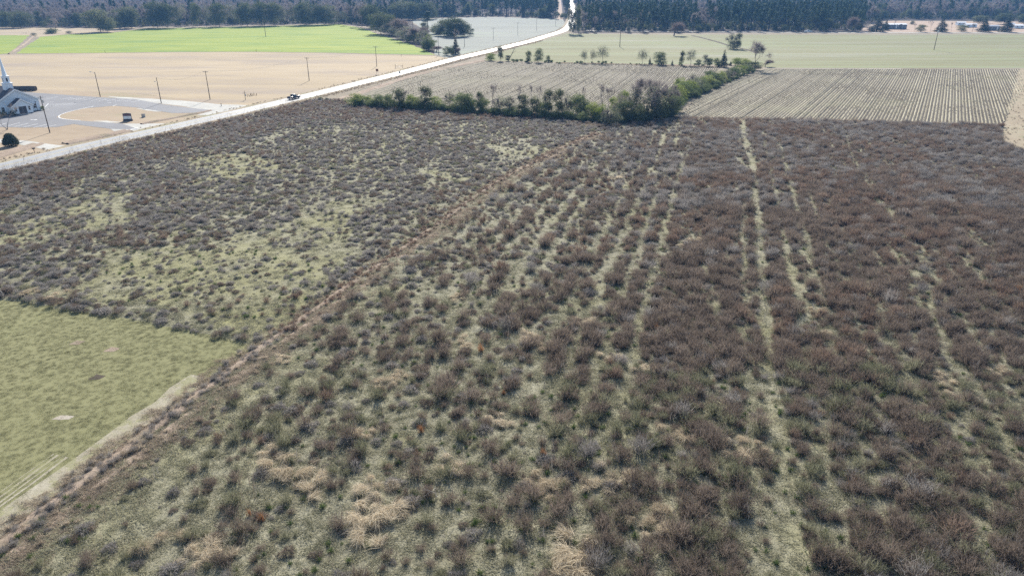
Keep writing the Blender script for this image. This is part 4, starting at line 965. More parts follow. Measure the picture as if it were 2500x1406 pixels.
fl = dict(bright_shrub='yellow green bushy tree in the row below the left stubble field', hedge_shrub='dark green bushy tree in the row below the left stubble field', ivy_tree='upright dark ivy clad tree in the row below the left stubble field',
          grey_shrub='grey twiggy bush in the row below the left stubble field', bare_sapling='slim bare sapling in the row below the left stubble field')
special = {'left end':'yellow green bush at the left end of the row nearest the road','first tall dark':'tall dark feathery tree, first one from the road end of the row','second tall dark':'tall dark upright tree standing alone above the left part of the row','single bare':'single bare sapling with an open fork above the row'}
for k, x, b, t_, w_, s in front:
    T_(k,x,b,t_,w_*(1.4 if k != 'bare_sapling' else 1.2),'row_tree' if k != 'bare_sapling' else 'bare_sapling', special.get(s, fl[k]), 'tree', None if s else k.replace('_',' ')+'s in the near row')
T_('dense_tree',783,246,236,13,'roadside_shrub','small dark shrub on the right roadside below the pickup','shrub'); T_('grey_shrub',797,247,237,12,'roadside_shrub','small grey shrub beside the dark one on the roadside','shrub')
# church lawn
X, Y = at(28.5,357.5); place('cedar_tree',X,Y,3.5,4.4,'round_cedar','broad egg shaped dark evergreen shrub on the church lawn','shrub',v=0)
for i, (dx, dz, rr) in enumerate(((0,0,0),)):
    lob = [(0,0,1.3,1.75,1.75,1.25),(0,0,2.2,1.2,1.2,1.15),(0,0,.75,1.75,1.75,.75),(.3,.1,1.6,1.3,1.3,1.2)]; g = G(55)
    lv, lt, li = leaves(g, lob, 15000, .17, 700, .09, .86); r_ = [q for q in bpy.data.objects if q.name.startswith('round_cedar')][0]
    r_.scale = (1,1,1); cr = [c for c in r_.children if c.name.startswith('crown')][0]; cr.data = tri_mesh('round_crown', lv, lt, M['leaf_cedar'], None, li)
    tk = [c for c in r_.children if c.name.startswith('trunk')][0]; tk.data = MB().tube((0,0,0),(0,0,2.4),.12,.05).mesh('trunk', M['dark_bark'])
    for p in PROTO['cedar_tree']:
        if p['objs'] and p['objs'][0] in (tk, cr): p['objs'] = None
def fork_tree():
    X, Y = at(18,317.5); o = empty('bare_tree', (X,Y,.03), 0, 'bare tree with two trunks forking from the ground on the church lawn', 'tree'); g = G(77)
    for d, H in (((-.75,0,1.),4.2),((.12,0,1.),5.4)):
        sg, tp = skeleton(g, H, .42, 4, .42, (2,3), r=.13); ang = math.atan2(d[0], d[2]); ca, sa = math.cos(ang), math.sin(ang)
        rot = lambda V: np.c_[V[:,0]*ca+V[:,2]*sa, V[:,1], -V[:,0]*sa+V[:,2]*ca]
        V, T, t = tubes(sg, 5); link(bpy.data.objects.new('trunk', tri_mesh('trunk', rot(V), T, M['pale_bark'], None, t))).parent = o
        tv, tt, ti = twig_cloud(g, tp, 3, .7, .022, .5); link(bpy.data.objects.new('twigs', tri_mesh('twigs', rot(tv), tt, M['forest_twig'], None, ti))).parent = o
fork_tree()
# edge of the woods behind the green crop
left = [('evergreen_oak',-20,70,22,44),('evergreen_oak',15,69,22,40),('evergreen_oak',52,69,22,52),('sparse_tree',80,68,42,22),('bare_tree',136,70,22,48),('dense_tree',108,68,50,18),('evergreen_oak',305,71,14,52),('evergreen_oak',322,70,12,42),('evergreen_oak',385,69,-2,58),('evergreen_oak',410,69,2,50),('sparse_tree',442,68,3,36),
  ('evergreen_oak',482,67,1,28),('sparse_tree',505,66,6,30),('evergreen_oak',536,66,1,42),('sparse_tree',568,65,4,34),('evergreen_oak',604,65,0,48),('evergreen_oak',640,64,-2,50),('evergreen_oak',672,63,0,42),('sparse_tree',694,63,14,30),('sparse_tree',716,62,8,26),('evergreen_oak',748,62,-3,58),('evergreen_oak',776,62,4,40),('evergreen_oak',803,61,6,42),('sparse_tree',832,60,30,24),('bare_tree',858,62,6,40),('bare_tree',884,66,4,40)]
NTH = ['first','second','third','fourth','fifth','sixth','seventh','eighth','ninth','tenth','eleventh','twelfth','thirteenth','fourteenth','fifteenth','sixteenth','seventeenth']; seen_ = {}
for i, (k, x, b, t_, w_) in enumerate(left):
    nm = 'bare_tree' if k == 'bare_tree' else 'edge_tree'
    lb = {'evergreen_oak':'large dark leafy tree at the edge of the woods behind the green crop','sparse_tree':'thin greyish tree at the edge of the woods behind the green crop','bare_tree':'bare grey tree at the edge of the woods behind the green crop','dense_tree':'small dark bush against the far left woods'}[k]
    seen_[k] = seen_.get(k, -1)+1
    if k != 'dense_tree': lb = lb.replace('at the edge of the woods behind the green crop', 'along the wood edge behind the green crop, '+NTH[seen_[k]]+' from the left')
    T_(k,x,b,t_,w_,nm,lb,'tree',{'evergreen_oak':'large leafy trees at the wood edge','sparse_tree':'thin trees at the wood edge','bare_tree':'bare trees at the wood edge'}.get(k))
T_('evergreen_oak',246,79,17,66,'field_tree','big spreading tree on bare trunks jutting into the green crop',v=1); T_('dense_tree',262,80,42,44,'field_tree','lower leafy tree on the right of the big spreading tree')
T_('hedge_shrub',128,83,68,34,'field_shrub','dark shrub at the top edge of the green crop','shrub'); T_('bare_tree',136,81,40,34,'bare_tree','small bare tree rising out of the dark shrub by the green crop'); T_('grey_shrub',83,89,80,16,'field_shrub','small grey bush where the two green fields meet','shrub')
T_('grey_shrub',170,83,75,16,'field_shrub','low grey bush left of the big spreading tree','shrub')
mid = [('evergreen_oak',930,84,26,56,'tall round yellowish topped tree on the right edge of the green crop'),('evergreen_oak',957,86,32,36,'narrower round tree behind the yellowish topped tree'),('rosy_tree',983,94,40,46,'reddish leafless tree right of the yellowish topped tree'),('grey_shrub',966,90,58,34,'grey bush at the foot of the reddish leafless tree'),
  ('grey_shrub',994,103,62,40,'left grey thicket tree beside the tall dark pole'),('rosy_tree',1020,104,60,50,'wide brownish thicket tree behind the tall dark pole'),('grey_shrub',1035,108,72,34,'right grey thicket tree beside the tall dark pole'),('hedge_shrub',1047,124,80,34,'leafy tree left of the crossarm pole at the crop tip'),
  ('dense_tree',1040,125,98,24,'dark shrub at the bottom of the leafy tree at the crop tip'),('rosy_tree',1066,128,112,24,'small brown bush at the foot of the crossarm pole'),
  ('dense_tree',1064,84,56,34,'left tree of the rounded clump in the pale stubble'),('evergreen_oak',1085,88,44,40,'second tree of the rounded clump in the pale stubble'),('evergreen_oak',1108,91,37,44,'tallest middle tree of the rounded clump in the pale stubble'),('evergreen_oak',1130,90,47,38,'fourth tree of the rounded clump in the pale stubble'),('dense_tree',1146,88,64,22,'low right end tree of the rounded clump in the pale stubble'),
  ('dense_tree',1037,76,52,20,'dark bush left of the rounded clump'),('pine_tree',1045,76,27,26,'thin lone pine with a high tuft left of the rounded clump'),
  ('cedar_tree',1112,133,88,20,'narrow dark cedar by the road below the rounded clump'),('dense_tree',1091,136,112,19,'left dark bush beside the narrow roadside cedar'),('dense_tree',1103,137,110,16,'middle dark bush beside the narrow roadside cedar'),('bare_sapling',1113,134,68,16,'bare sapling above the narrow roadside cedar'),('rosy_tree',1121,134,114,18,'brown bush right of the narrow roadside cedar')]
mid += [('evergreen_oak',906,70,6,48,'large dark tree behind the corner of the green crop, left of the yellowish topped tree'),('bare_tree',896,67,4,44,'bare grey tree behind the corner of the green crop'),('evergreen_oak',985,50,-3,58,'tall dark tree at the back of the pale stubble, leftmost there'),('evergreen_oak',1014,49,2,46,'tall dark tree at the back of the pale stubble, second from left'),
  ('evergreen_oak',1048,48,0,50,'tall dark tree at the back of the pale stubble, third from left'),('grey_shrub',950,88,52,40,'dark grey thicket below the yellowish topped tree'),('hedge_shrub',1010,104,78,40,'dark leafy shrub at the foot of the wide brownish thicket tree')]
mid += [('dense_tree',1075,89,66,32,'low leafy growth at the left foot of the rounded clump'),('hedge_shrub',1100,92,68,36,'low leafy growth at the middle foot of the rounded clump'),('dense_tree',1126,91,68,32,'low leafy growth at the right foot of the rounded clump')]
for k, x, b, t_, w_, lb in mid: T_(k,x,b,t_,w_*(1.25 if k in ('rosy_tree','grey_shrub') else 1.1),'pine_tree' if k=='pine_tree' else 'cedar_tree' if k=='cedar_tree' else 'field_tree',lb)
# house yards on the right
for k, x, b, t_, w_, lb in [('rosy_tree',2087,77.5,37,38,'rosy leafless tree between the pine stand and the long house'),('cedar_tree',2140,78,44,40,'wide pointed cedar left of the long low house'),('cedar_tree',2161,75,48,22,'second cedar touching the left end of the long low house'),('dense_tree',2247,79,58,25,'round dark tree right of the long low house'),
   ('cedar_tree',2297,79,42,32,'tall pointed cedar behind the pole with white insulators'),('dense_tree',2347,78.5,59,27,'low round cedar in front of the white box outbuilding'),('cedar_tree',2400,79,40,33,'tall pointed cedar in front of the low grey house'),('cedar_tree',2456,79,41,36,'rightmost broad cedar in the house yards'),
   ('bare_sapling',2233,78,57,12,'thin bare tree left of the round dark tree'),('bare_sapling',2271,77.5,50,16,'thin bare tree right of the round dark tree'),('bare_sapling',2322,78,54,14,'thin bare tree right of the tall pointed cedar'),('bare_sapling',2373,78,58,14,'thin bare tree in front of the sloping roofed outbuilding'),
   ('bare_sapling',2180,73,45,12,'thin bare tree behind the roof of the long low house'),('dense_tree',2226,61,51,12,'small dark bush alone in the yard behind the houses'),('evergreen_oak',2392,57,36,36,'grey green rounded tree behind the white outbuildings'),('evergreen_oak',2450,60,30,46,'grey green rounded tree behind the rightmost cedar'),('evergreen_oak',2498,62,32,30,'pale rounded tree at the right picture edge')]:
    T_(k,x,b,t_,w_,'cedar_tree' if k=='cedar_tree' else 'yard_tree',lb)
for x, b, t_, k in ((1391,84,12,'ivy_tree'),(1396,86,18,'bare_sapling'),(1400,85,22,'ivy_tree'),(1406,83,10,'sparse_tree'),(1412,84,8,'ivy_tree')): T_(k,x,b,t_,15,'roadside_tree','slim tree trunk close by the road bend in front of the pines','tree','slim trees at the road bend')

# ------------------------------------------------------------------ woods beyond the fields
BLX = [-900,0,100,260,345,360,830,862,900,945,950,990,1190,1200,1355,1372,1392,1404,1405,2100,2112,2130,2170,2500,3300]
BLY = [68,67,66,69.5,69,66,58.5,60,64,70,50,47.5,41,40,47,47,47,47,79,77.5,64,58,48,50,53]
g = G(4242)
n = 26000; X = g.uniform(-1050, 1150, n); Y = g.uniform(540, 1500, n)
px_, py_ = to_px(X, Y); bl = np.interp(px_, BLX, BLY)
rx = np.interp(Y, [p[1] for p in rline], [p[0] for p in rline])
ok = (py_ < bl-.4) & (np.abs(X-rx) > 5.5) & ~((Y > 790) & (np.abs(X-52-(Y-806)*.061) < 5.0)) & (px_ > -700) & (px_ < 3200)
ok &= ~((Y > 900) & (g.random(n) < .45))
X, Y, px_, py_ = X[ok], Y[ok], px_[ok], py_[ok]; o_ = np.argsort(Y); X, Y, px_, py_ = X[o_], Y[o_], px_[o_], py_[o_]
# keep trees apart
cell = {}; keep = []
for i in range(len(X)):
    sp = 4.2; c = (int(X[i]//sp), int(Y[i]//sp))
    if c in cell: continue
    cell[c] = 1; keep.append(i)
X, Y, px_, py_ = X[keep], Y[keep], px_[keep], py_[keep]
pr = g.random(len(X)); zn = vnoise(X, Y, 45, 21)
pine = np.where(px_ < 850, .05+.10*(zn > .75), np.where(px_ < 1190, .25+.3*(zn > .5), np.where(px_ < 1400, .88, np.where(px_ < 1465, .35, np.where(px_ < 1695, .80, np.where(px_ < 1745, .2, np.where(px_ < 2112, .95, .10+.3*(zn > .6))))))))
pine = np.where((py_ < 40) & (px_ > 1400) & (px_ < 1745), .35*(zn > .4), pine)
pine = np.where((Y > 850) & (px_ > 1745) & (px_ < 2112), .55, pine)
oak = np.where(px_ < 850, .05, np.where(px_ < 1190, .25, np.where(px_ < 2112, .05, .22)))
kind = np.where(pr < pine, 0, np.where(pr < pine+oak, 2, 1))
KN = ['pine_tree','bare_tree','evergreen_oak']
info = [('pine_tree','tall dark green pine in the woods along the top of the view','pines of the far woods'),('bare_tree','bare grey leafless tree in the woods along the top of the view','bare trees of the far woods'),('evergreen_tree','dark leafy evergreen among the bare trees of the far woods','leafy evergreens of the far woods')]
hgt = np.where(kind == 0, 18.5, np.where(kind == 1, 15.5, 13.5)) * g.uniform(.65, 1.25, len(X))
wdt = np.where(kind == 0, 5.6, np.where(kind == 1, 8.5, 9.5)) * g.uniform(.8, 1.2, len(X))
inv = (px_ > -20) & (px_ < 2520)
for k in range(3):
    idx = np.flatnonzero((kind == k) & inv & (py_ > 24)); 
    idx = idx[np.argsort(Y[idx])][:285 if k < 2 else 150]
    for q, i in enumerate(idx):
        p = px_[i]; where = ('behind the far left tan field' if p < 250 else 'behind the left half of the green crop' if p < 550 else 'behind the right half of the green crop' if p < 860 else 'behind the rounded tree clump' if p < 1190 else 'left of the far road end' if p < 1395 else 'right of the road bend' if p < 1560 else 'behind the broad grey leafless shrub' if p < 1745 else 'above the white pickup' if p < 2112 else 'behind the long low house' if p < 2280 else 'behind the white outbuildings')
        sz = 'tall' if hgt[i] > (18.5,15.5,13.5)[k]*.97 else 'short'
        place(KN[k], X[i], Y[i], hgt[i], wdt[i], info[k][0], sz+' '+('dark green pine','bare grey leafless tree','dark leafy evergreen')[k]+' in the woods '+where, 'tree', sz+' '+info[k][2]+' '+where, v=q)
    rest = np.setdiff1d(np.flatnonzero(kind == k), idx); P = PROTO[KN[k]]
    pk = g.integers(0, len(P), len(rest))
    sx = wdt[rest]/np.array([p['w'] for p in P])[pk]; sz = hgt[rest]/np.array([p['h'] for p in P])[pk]
    scatter(('pine_woods','bare_woods','evergreen_woods')[k], [p['objs'] for p in P], np.c_[X[rest], Y[rest], np.zeros(len(rest))], pk, g.random(len(rest))*6.28, np.c_[sx, sx, sz],
            ('dark green pine woods fading into haze','grey bare woods fading into haze','leafy evergreens scattered through the far woods')[k])

# ------------------------------------------------------------------ weeds of the fallow field
def weed(kind, seed, m):
    g = G(seed)
    if kind == 'brush':                               # upright leafless weed stems
        n = 85; b = np.c_[g.normal(size=(n,2))*.20, np.zeros(n)]; d = np.c_[b[:,:2]*1.5+g.normal(size=(n,2))*.24, np.ones(n)]
        L = g.uniform(.7, 1.4, n); s1 = strands(g, b, d, L, np.full(n,.024), .02*np.ones(n))
        k = 6; B = np.repeat(b + unit(d)*(L*.30)[:,None], k, 0); D0 = np.repeat(unit(d), k, 0); f = g.random(n*k)*np.repeat(L,k)*.62
        B = B + D0*f[:,None]; s2 = strands(g, B, D0+g.normal(size=(n*k,3))*.50, g.uniform(.18,.5,n*k), np.full(n*k,.020), .03*np.ones(n*k))
        q = 46; gb = np.c_[g.normal(size=(q,2))*.42, np.zeros(q)]; s3 = strands(g, gb, np.c_[g.normal(size=(q,2))*.6, np.ones(q)], g.uniform(.2,.5,q), np.full(q,.04), .3*np.ones(q))
        V, T, t, mi = cat_([(s1,0),(s2,0),(s3,1)]); return tri_mesh('weed_brush', V, T, [m, M['lush' if seed % 3 else 'mat_grass']], mi, t)
    if kind == 'mound':                               # low rounded tangle
        n = 420; dd = unit(g.normal(size=(n,3))); dd[:,2] = np.abs(dd[:,2]); lum = 1+.3*np.sin(3*np.arctan2(dd[:,1],dd[:,0])+seed)
        P = dd*np.c_[.52*lum, .48*lum, .40*np.ones(n)]*(.55+.45*g.random(n)[:,None]**.5)
        s1 = strands(g, P*[1,1,.9], dd*.8+g.normal(size=(n,3))*.75, g.uniform(.12,.38,n), np.full(n,.026), .18*np.ones(n))
        q = 30; a = g.random(q)*6.28; gb = np.c_[.5*np.cos(a),.5*np.sin(a),np.zeros(q)]; s3 = strands(g, gb, np.c_[np.cos(a),np.sin(a),.8*np.ones(q)]+g.normal(size=(q,3))*.3, g.uniform(.15,.35,q), np.full(q,.035), .3*np.ones(q))
        V, T, t, mi = cat_([(s1,0),(s3,1)]); return tri_mesh('weed_mound', V, T, [m, M['mat_grass']], mi, t)
    if kind == 'straw':                               # flattened mop of dead grass
        P = []; 
        for _ in range(6):
            c = np.r_[g.normal(size=2)*.55, .06+.22*g.random()]; a0 = g.random()*6.28; n = 190; a = a0+g.normal(size=n)*.8
            b = c + np.c_[g.normal(size=(n,2))*.10, g.random(n)*.15]; P.append((strands(g, b, np.c_[np.cos(a),np.sin(a),.35+.35*g.normal(size=n)], g.uniform(.3,1.0,n), np.full(n,.016), g.uniform(.3,.6,n)), 0))
        V, T, t, mi = cat_(P); V[:,2] = np.maximum(V[:,2], .02); return tri_mesh('straw_clump', V, T, [m], mi, t)
    if kind == 'mat':                                 # grass lying flat
        n = 70; a = g.random()*6.28+g.normal(size=n)*.9; b = np.c_[g.normal(size=(n,2))*.30, g.random(n)*.03]
        V, T, t = strands(g, b, np.c_[np.cos(a),np.sin(a),.35+.3*g.normal(size=n)], g.uniform(.15,.45,n), np.full(n,.024), .30*np.ones(n)); V[:,2] = np.maximum(V[:,2], -.03)
        return tri_mesh('matted_grass', V, T, [m], None, t)
    if kind == 'tuft':                                # upright bunch
        n = 60; b = np.c_[g.normal(size=(n,2))*.12, np.zeros(n)]
        V, T, t = strands(g, b, np.c_[g.normal(size=(n,2))*.38, np.ones(n)], g.uniform(.3,.75,n), np.full(n,.03), .15*np.ones(n)); return tri_mesh('grass_tuft', V, T, [m], None, t)
    if kind == 'stalk':                               # tall thin single weeds
        n = 5; b = np.c_[g.normal(size=(n,2))*.35, np.zeros(n)]; d = np.c_[g.normal(size=(n,2))*.12, np.ones(n)]; L = g.uniform(1.0,2.4,n); s1 = strands(g, b, d, L, np.full(n,.03), 0*L)
        k = 7; B = np.repeat(b+unit(d)*(L*.6)[:,None],k,0)+np.repeat(unit(d),k,0)*(np.repeat(L,k)*.38*g.random(n*k))[:,None]; s2 = strands(g, B, np.repeat(unit(d),k,0)+g.normal(size=(n*k,3))*.7, g.uniform(.1,.35,n*k), np.full(n*k,.022), 0*B[:,0])
        V, T, t, mi = cat_([(s1,0),(s2,0)]); return tri_mesh('weed_stalk', V, T, [m], mi, t)
BR = [weed('brush', 500+i, M[c]) for i, c in enumerate(['tw_brown']*4+['tw_grey']*3+['tw_red']*3+['tw_olive']*3)]
MO = [weed('mound', 540+i, M[c]) for i, c in enumerate(['tw_grey']*4+['tw_brown']*3+['tw_olive']*2)]
ST = [weed('straw', 560+i, M['straw']) for i in range(4)]
OR = [weed('tuft', 570+i, M['orange_grass']) for i in range(2)]
MN = [weed('mat', 680+i, M['mown']) for i in range(3)]; LM = [weed('mat', 690+i, M['bank_grass']) for i in range(3)]
MT = [weed('mat', 580+i, M['mat_grass']) for i in range(5)]; LU = [weed('tuft', 590+i, M['lush']) for i in range(3)]
BG = [weed('tuft', 600+i, M['bank_grass']) for i in range(3)]; SB = [weed('tuft', 610+i, M['stubble']) for i in range(3)]; SK = [weed('stalk', 620+i, M['tw_grey' if i % 2 else 'tw_brown']) for i in range(4)]

sc_list = [(690,1150,1.5),(745,1185,1.3),(655,1120,1.0),(900,1212,1.1),(905,1262,1.5),(915,1300,1.35),(975,1248,.9),(940,1195,.9),(1405,1350,1.7),(1380,1385,1.3),(1640,1068,1.25),(1600,1270,1.2),(1590,1300,.9),(1305,832,1.2),(1335,850,.9),(1132,848,1.0),(1216,1030,.95),(950,945,1.1),(975,925,.8),(1515,1170,1.1),(1470,1195,1.0),(1535,1190,.8),(1795,1105,1.2),(1830,1085,.9),(1320,1180,1.2),(1345,1205,.8),(2300,935,1.1),(2325,970,.7),(2430,912,.9),
    (500,1362,1.2),(470,1372,.9),(372,1332,1.1),(1500,440,1.2),(1690,590,1.1),(1665,605,.8),(1500,880,.9),(1420,790,1.1),(885,1060,.9),(1098,1140,1.0),(2010,825,.9),(1990,765,.8),(1580,905,.9),(1115,735,.9),(130,730,1.0),(80,718,.9),(700,880,.8)]
g = G(99); sp = .90
gx, gy = np.meshgrid(np.arange(-185, 325, sp), np.arange(24, 292, sp)); X = (gx + g.uniform(-.42,.42,gx.shape)).ravel(); Y = (gy + g.uniform(-.42,.42,gx.shape)).ravel()
px_, py_ = to_px(X, Y); ok = (px_ > -140) & (px_ < 2640) & (py_ < 1520)
X, Y, px_, py_ = X[ok], Y[ok], px_[ok], py_[ok]
FG = [at(*p) for p in fal]; ok = inside(X, Y, FG); X, Y, px_, py_ = X[ok], Y[ok], px_[ok], py_[ok]
xd = np.interp(py_, [p[1] for p in dl], [p[0] for p in dl])
dmin = np.full(len(X), 1e9)
for a in range(0, len(DL), 2): dmin = np.minimum(dmin, np.hypot(X-DL[a,0], Y-DL[a,1]))
right = px_ > xd; th = R(16.2); U = X*math.cos(th) - Y*math.sin(th)
n1 = vnoise(X, Y, 5.5, 1); n2 = vnoise(X, Y, 17, 2); n3 = vnoise(U, X*math.sin(th)+Y*math.cos(th), 2.4, 4); n4 = vnoise(U*3.2, (X*math.sin(th)+Y*math.cos(th))*.42, 4.5, 8)
def track(pts):
    q = sorted(pts, key=lambda p: p[1]); return np.interp(py_, [p[1] for p in q], [p[0] for p in q])
tr1 = track([(1914,1406),(1905,1150),(1886,1000),(1865,760),(1850,560),(1840,430),(1816,325)]); mpp = depth(X, Y)/FPX
d1 = np.abs(px_-tr1)*mpp
tr2 = track([(2400,1100),(2330,960),(2255,660),(2100,430),(2060,330)]); d2 = np.abs(px_-tr2)*mpp
tr3 = track([(2020,860),(1975,740),(1940,560)]); d3 = np.where(py_ > 540, np.abs(px_-tr3)*mpp, 9)
tr4 = track([(1770,900),(1740,700),(1690,500),(1650,340)]); d4 = np.abs(px_-tr4)*mpp
tr5 = track([(1550,900),(1570,600),(1600,450),(1612,340)]); d5 = np.abs(px_-tr5)*mpp
row = .5+.5*np.cos(2*math.pi*U/3.3+math.pi)
e = px_-track([(1500,1406),(1420,1000),(1430,800),(1500,600),(1500,480),(1530,330)])     # left limit of the dense brush
dense = 1/(1+np.exp(-e/90))
dn = np.where(right, (.20+.40*(n1-.35)+.28*row)*(1-dense) + dense*(.84+.5*(n1-.45)+.2*(row-.5)), 0)
lane = np.floor(U/3.3+.5); lh = hash2(lane, 0*lane, 3); alng = X*math.sin(th)+Y*math.cos(th)
lam = np.clip((lh*.8+.9*vnoise(alng, lane*7.3, 16, 12)) - .38, 0, 1)*np.where(e > 500, .8, 1.5)*np.clip(.5+(py_-380)/450, .5, 1)
frac = np.abs(U/3.3-lane + .16*(n3-.5)); lw = .09+.10*lh
gate = np.clip((frac-lw)/.10, 0, 1); dn = np.where(right, dn*(1-np.clip(lam,0,1)*(1-gate)), dn)
dn = np.where(right & (n4 < .22), dn*.4, dn)
sparse = sparse_at(X, Y, px_, py_)
dl_ = .60+.85*(n2-.45)+.5*(n1-.5)
dl_ = np.where(sparse, .20+.6*np.clip(n1-.4,0,1), dl_)
tb = np.interp(px_, [-200,0,420,600,770], [470,418,321,288,250]); band = (py_-tb) < 62*(py_/400)
dl_ = np.where(band & ~right, .88, dl_)
dn = np.where(right, dn, dl_)
for d_, w_ in ((d1/np.clip(.72+(py_-800)/900, .72, 1.15), 1.15), (d2, .55), (d3, .45), (d4, .42), (d5, .42)): dn = np.where(right & (d_ < w_*(.6+.8*n3)), dn*np.where((w_ < 1) & (n1 > .55), .6, .16 if w_ < 1 else .05), dn)
dn = np.where(dmin < 2.7, .02, dn)
dn = np.where(right & (py_ > 950), dn*.86, dn)
for x0_, y0_, s0_ in sc_list: dn = np.where(np.hypot((px_-x0_)*mpp, (py_-y0_+8)*mpp*1.4) < 1.25*s0_, .04, dn)
far_edge = (py_ < 300) & (px_ > 1400) & (px_ < 1500)
sel = g.random(len(X)) < dn
Z = hf(X, Y)
tall = np.where(right, g.random(len(X)) < .30+.65*np.clip(dense+.35*(py_ > 820),0,1), g.random(len(X)) < .06+.34*(n2 > .55)+.5*band)
redz = vnoise(X, Y, 12, 31)
B_i = np.flatnonzero(sel & tall); M_i = np.flatnonzero(sel & ~tall)
def bpick(i):
    r = g.random(len(i)); red = (redz[i] > .62) | (band[i] & ~right[i] & (r < .5)); olive = (py_[i] > 900) & (r < .30); grey = (py_[i] < 520) & (r < .45)
    grey |= (~right[i]) & (r < .75) & ~red
    return np.where(olive, g.integers(10,13,len(i)), np.where(red & (r < .34), g.integers(7,10,len(i)), np.where(grey, g.integers(4,7,len(i)), np.where(r > .93, g.integers(4,7,len(i)), g.integers(0,4,len(i))))))
bk = bpick(B_i); bs = (.48+.85*g.random(len(B_i))**1.7)*np.where(right[B_i], 1.0+.25*(n2[B_i]-.5), .62)
bs *= np.where((py_[B_i] < 420), .85, 1.0)
mk = np.where(g.random(len(M_i)) < .60, g.integers(0,4,len(M_i)), np.where(g.random(len(M_i)) < .7, g.integers(4,7,len(M_i)), g.integers(7,9,len(M_i)))); ms = g.uniform(.35, 1.0, len(M_i))**1.5*1.5*np.where(sparse[M_i], .72, 1)
def place_words(p, t_, rt):
    if not rt: return 'left of the ditch '+('by the mowed field corner' if t_ > 800 else 'above the mowed field' if p < 650 else 'in the upper left field')
    c = ('close along the ditch' if p < np.interp(t_, [850,1406], [900,560]) else 'around the big straw mop' if p < 1050 else 'right of the big straw mop' if p < 1350 else 'near the bottom straw clump' if p < 1620 else 'left of the bare row track' if p < 1890 else 'right of the bare row track' if p < 2150 else 'by the right edge')
    return c+(' at the bottom' if t_ > 1290 else ' low down' if t_ > 1160 else ' half way up' if t_ > 850 else ' far up')
def individuals(I, meshes, pk, scs, name, label, cat, group, nmax):
    """the nearest ones are things of their own; returns the first object of every mesh and the rest as indices"""
    inv = (px_[I] > 8) & (px_[I] < 2492) & (py_[I] < 1400); o_ = np.flatnonzero(inv); o_ = o_[np.argsort(-(scs[o_]/depth(X[I[o_]], Y[I[o_]])))][:nmax]; first = {}
    for q in o_:
        i = I[q]; k = int(pk[q]); o = link(bpy.data.objects.new(name, meshes[k])); first.setdefault(k, o)
        o.location = (X[i], Y[i], Z[i]-.02); o.rotation_euler = (0,0,rnd.random()*6.28); s = float(scs[q]); o.scale = (s*(.9+.3*rnd.random()), s, s*(.85+.3*rnd.random())); p, t_ = px_[i], py_[i]
        wh = place_words(p, t_, right[i])
        sz = ('big ' if s > np.median(scs) *1.15 else 'small ' if s < np.median(scs)*.8 else '')
        tag(o, sz+label[k].replace(' in the overgrown field', ' ')+wh, cat, sz+group[k]+' '+wh.replace(',', ''))
    return first, np.setdiff1d(np.arange(len(I)), o_)
cn = ['brown']*4+['grey']*3+['reddish']*3+['olive']*3
lab = {k: '%s upright weed bush in the overgrown field' % cn[k] for k in range(13)}; grp = {k: '%s weed bushes of the overgrown field' % cn[k] for k in range(13)}
fine = np.flatnonzero((g.random(len(X)) < np.where(right, (.17+.50*dense)*(1-.92*np.clip(lam*1.25,0,1)*(1-gate)), np.where(sparse, .10, .24)+.30*band)) & (dmin > 2.0) & ~((np.minimum.reduce([d1/1.15, d2/.5, d3/.4, d4/.35, d5/.35]) < .9) & right))
fine_b = fine[g.random(len(fine)) < np.where(right[fine], .75, .25+.4*band[fine])]; fine_m = np.setdiff1d(fine, fine_b)
fb, rb = individuals(B_i, BR, bk, bs, 'weed_bush', lab, 'weed bush', grp, 300)
cm = ['grey']*4+['brown']*3+['olive']*2
fm, rm = individuals(M_i, MO, mk, ms, 'weed_mound', {k: 'low %s weed mound in the overgrown field' % cm[k] for k in range(9)}, 'weed mound', {k: '%s weed mounds of the overgrown field' % cm[k] for k in range(9)}, 300)
def protos(first, n):
    ks = sorted(first); return [[first[k]] for k in ks], {k: j for j, k in enumerate(ks)}
for nm, I, pk, scs, first, rest, lb in (('weed_thicket', B_i, bk, bs, fb, rb, 'brown leafless weed brush covering the overgrown field'), ('weed_mounds', M_i, mk, ms, fm, rm, 'low grey weed mounds dotting the overgrown field')):
    pr_, mp_ = protos(first, 0); kk = pk[rest]; alt = len(mp_); kk = np.array([mp_.get(int(k), int(k) % alt) for k in kk]); ii = I[rest]
    s = scs[rest]; fx = fine_b if nm == 'weed_thicket' else fine_m
    fk = (bpick(fx) if nm == 'weed_thicket' else g.integers(0, 9, len(fx))); kk = np.r_[kk, [mp_.get(int(k), int(k) % alt) for k in fk]].astype(int); s = np.r_[s, g.uniform(.3,.62,len(fx))*(1 if nm == 'weed_thicket' else .9)]
    jj = np.r_[np.zeros(len(ii)), np.ones(len(fx))]*.8; ii = np.r_[ii, fx]; ox = jj*(g.random(len(ii))-.5); oy = jj*(g.random(len(ii))-.5)
    scatter(nm, pr_, np.c_[X[ii]+ox, Y[ii]+oy, Z[ii]-.02], kk, g.random(len(ii))*6.28, np.c_[s*g.uniform(.85,1.25,len(s)), s, s*g.uniform(.8,1.2,len(s))], lb)
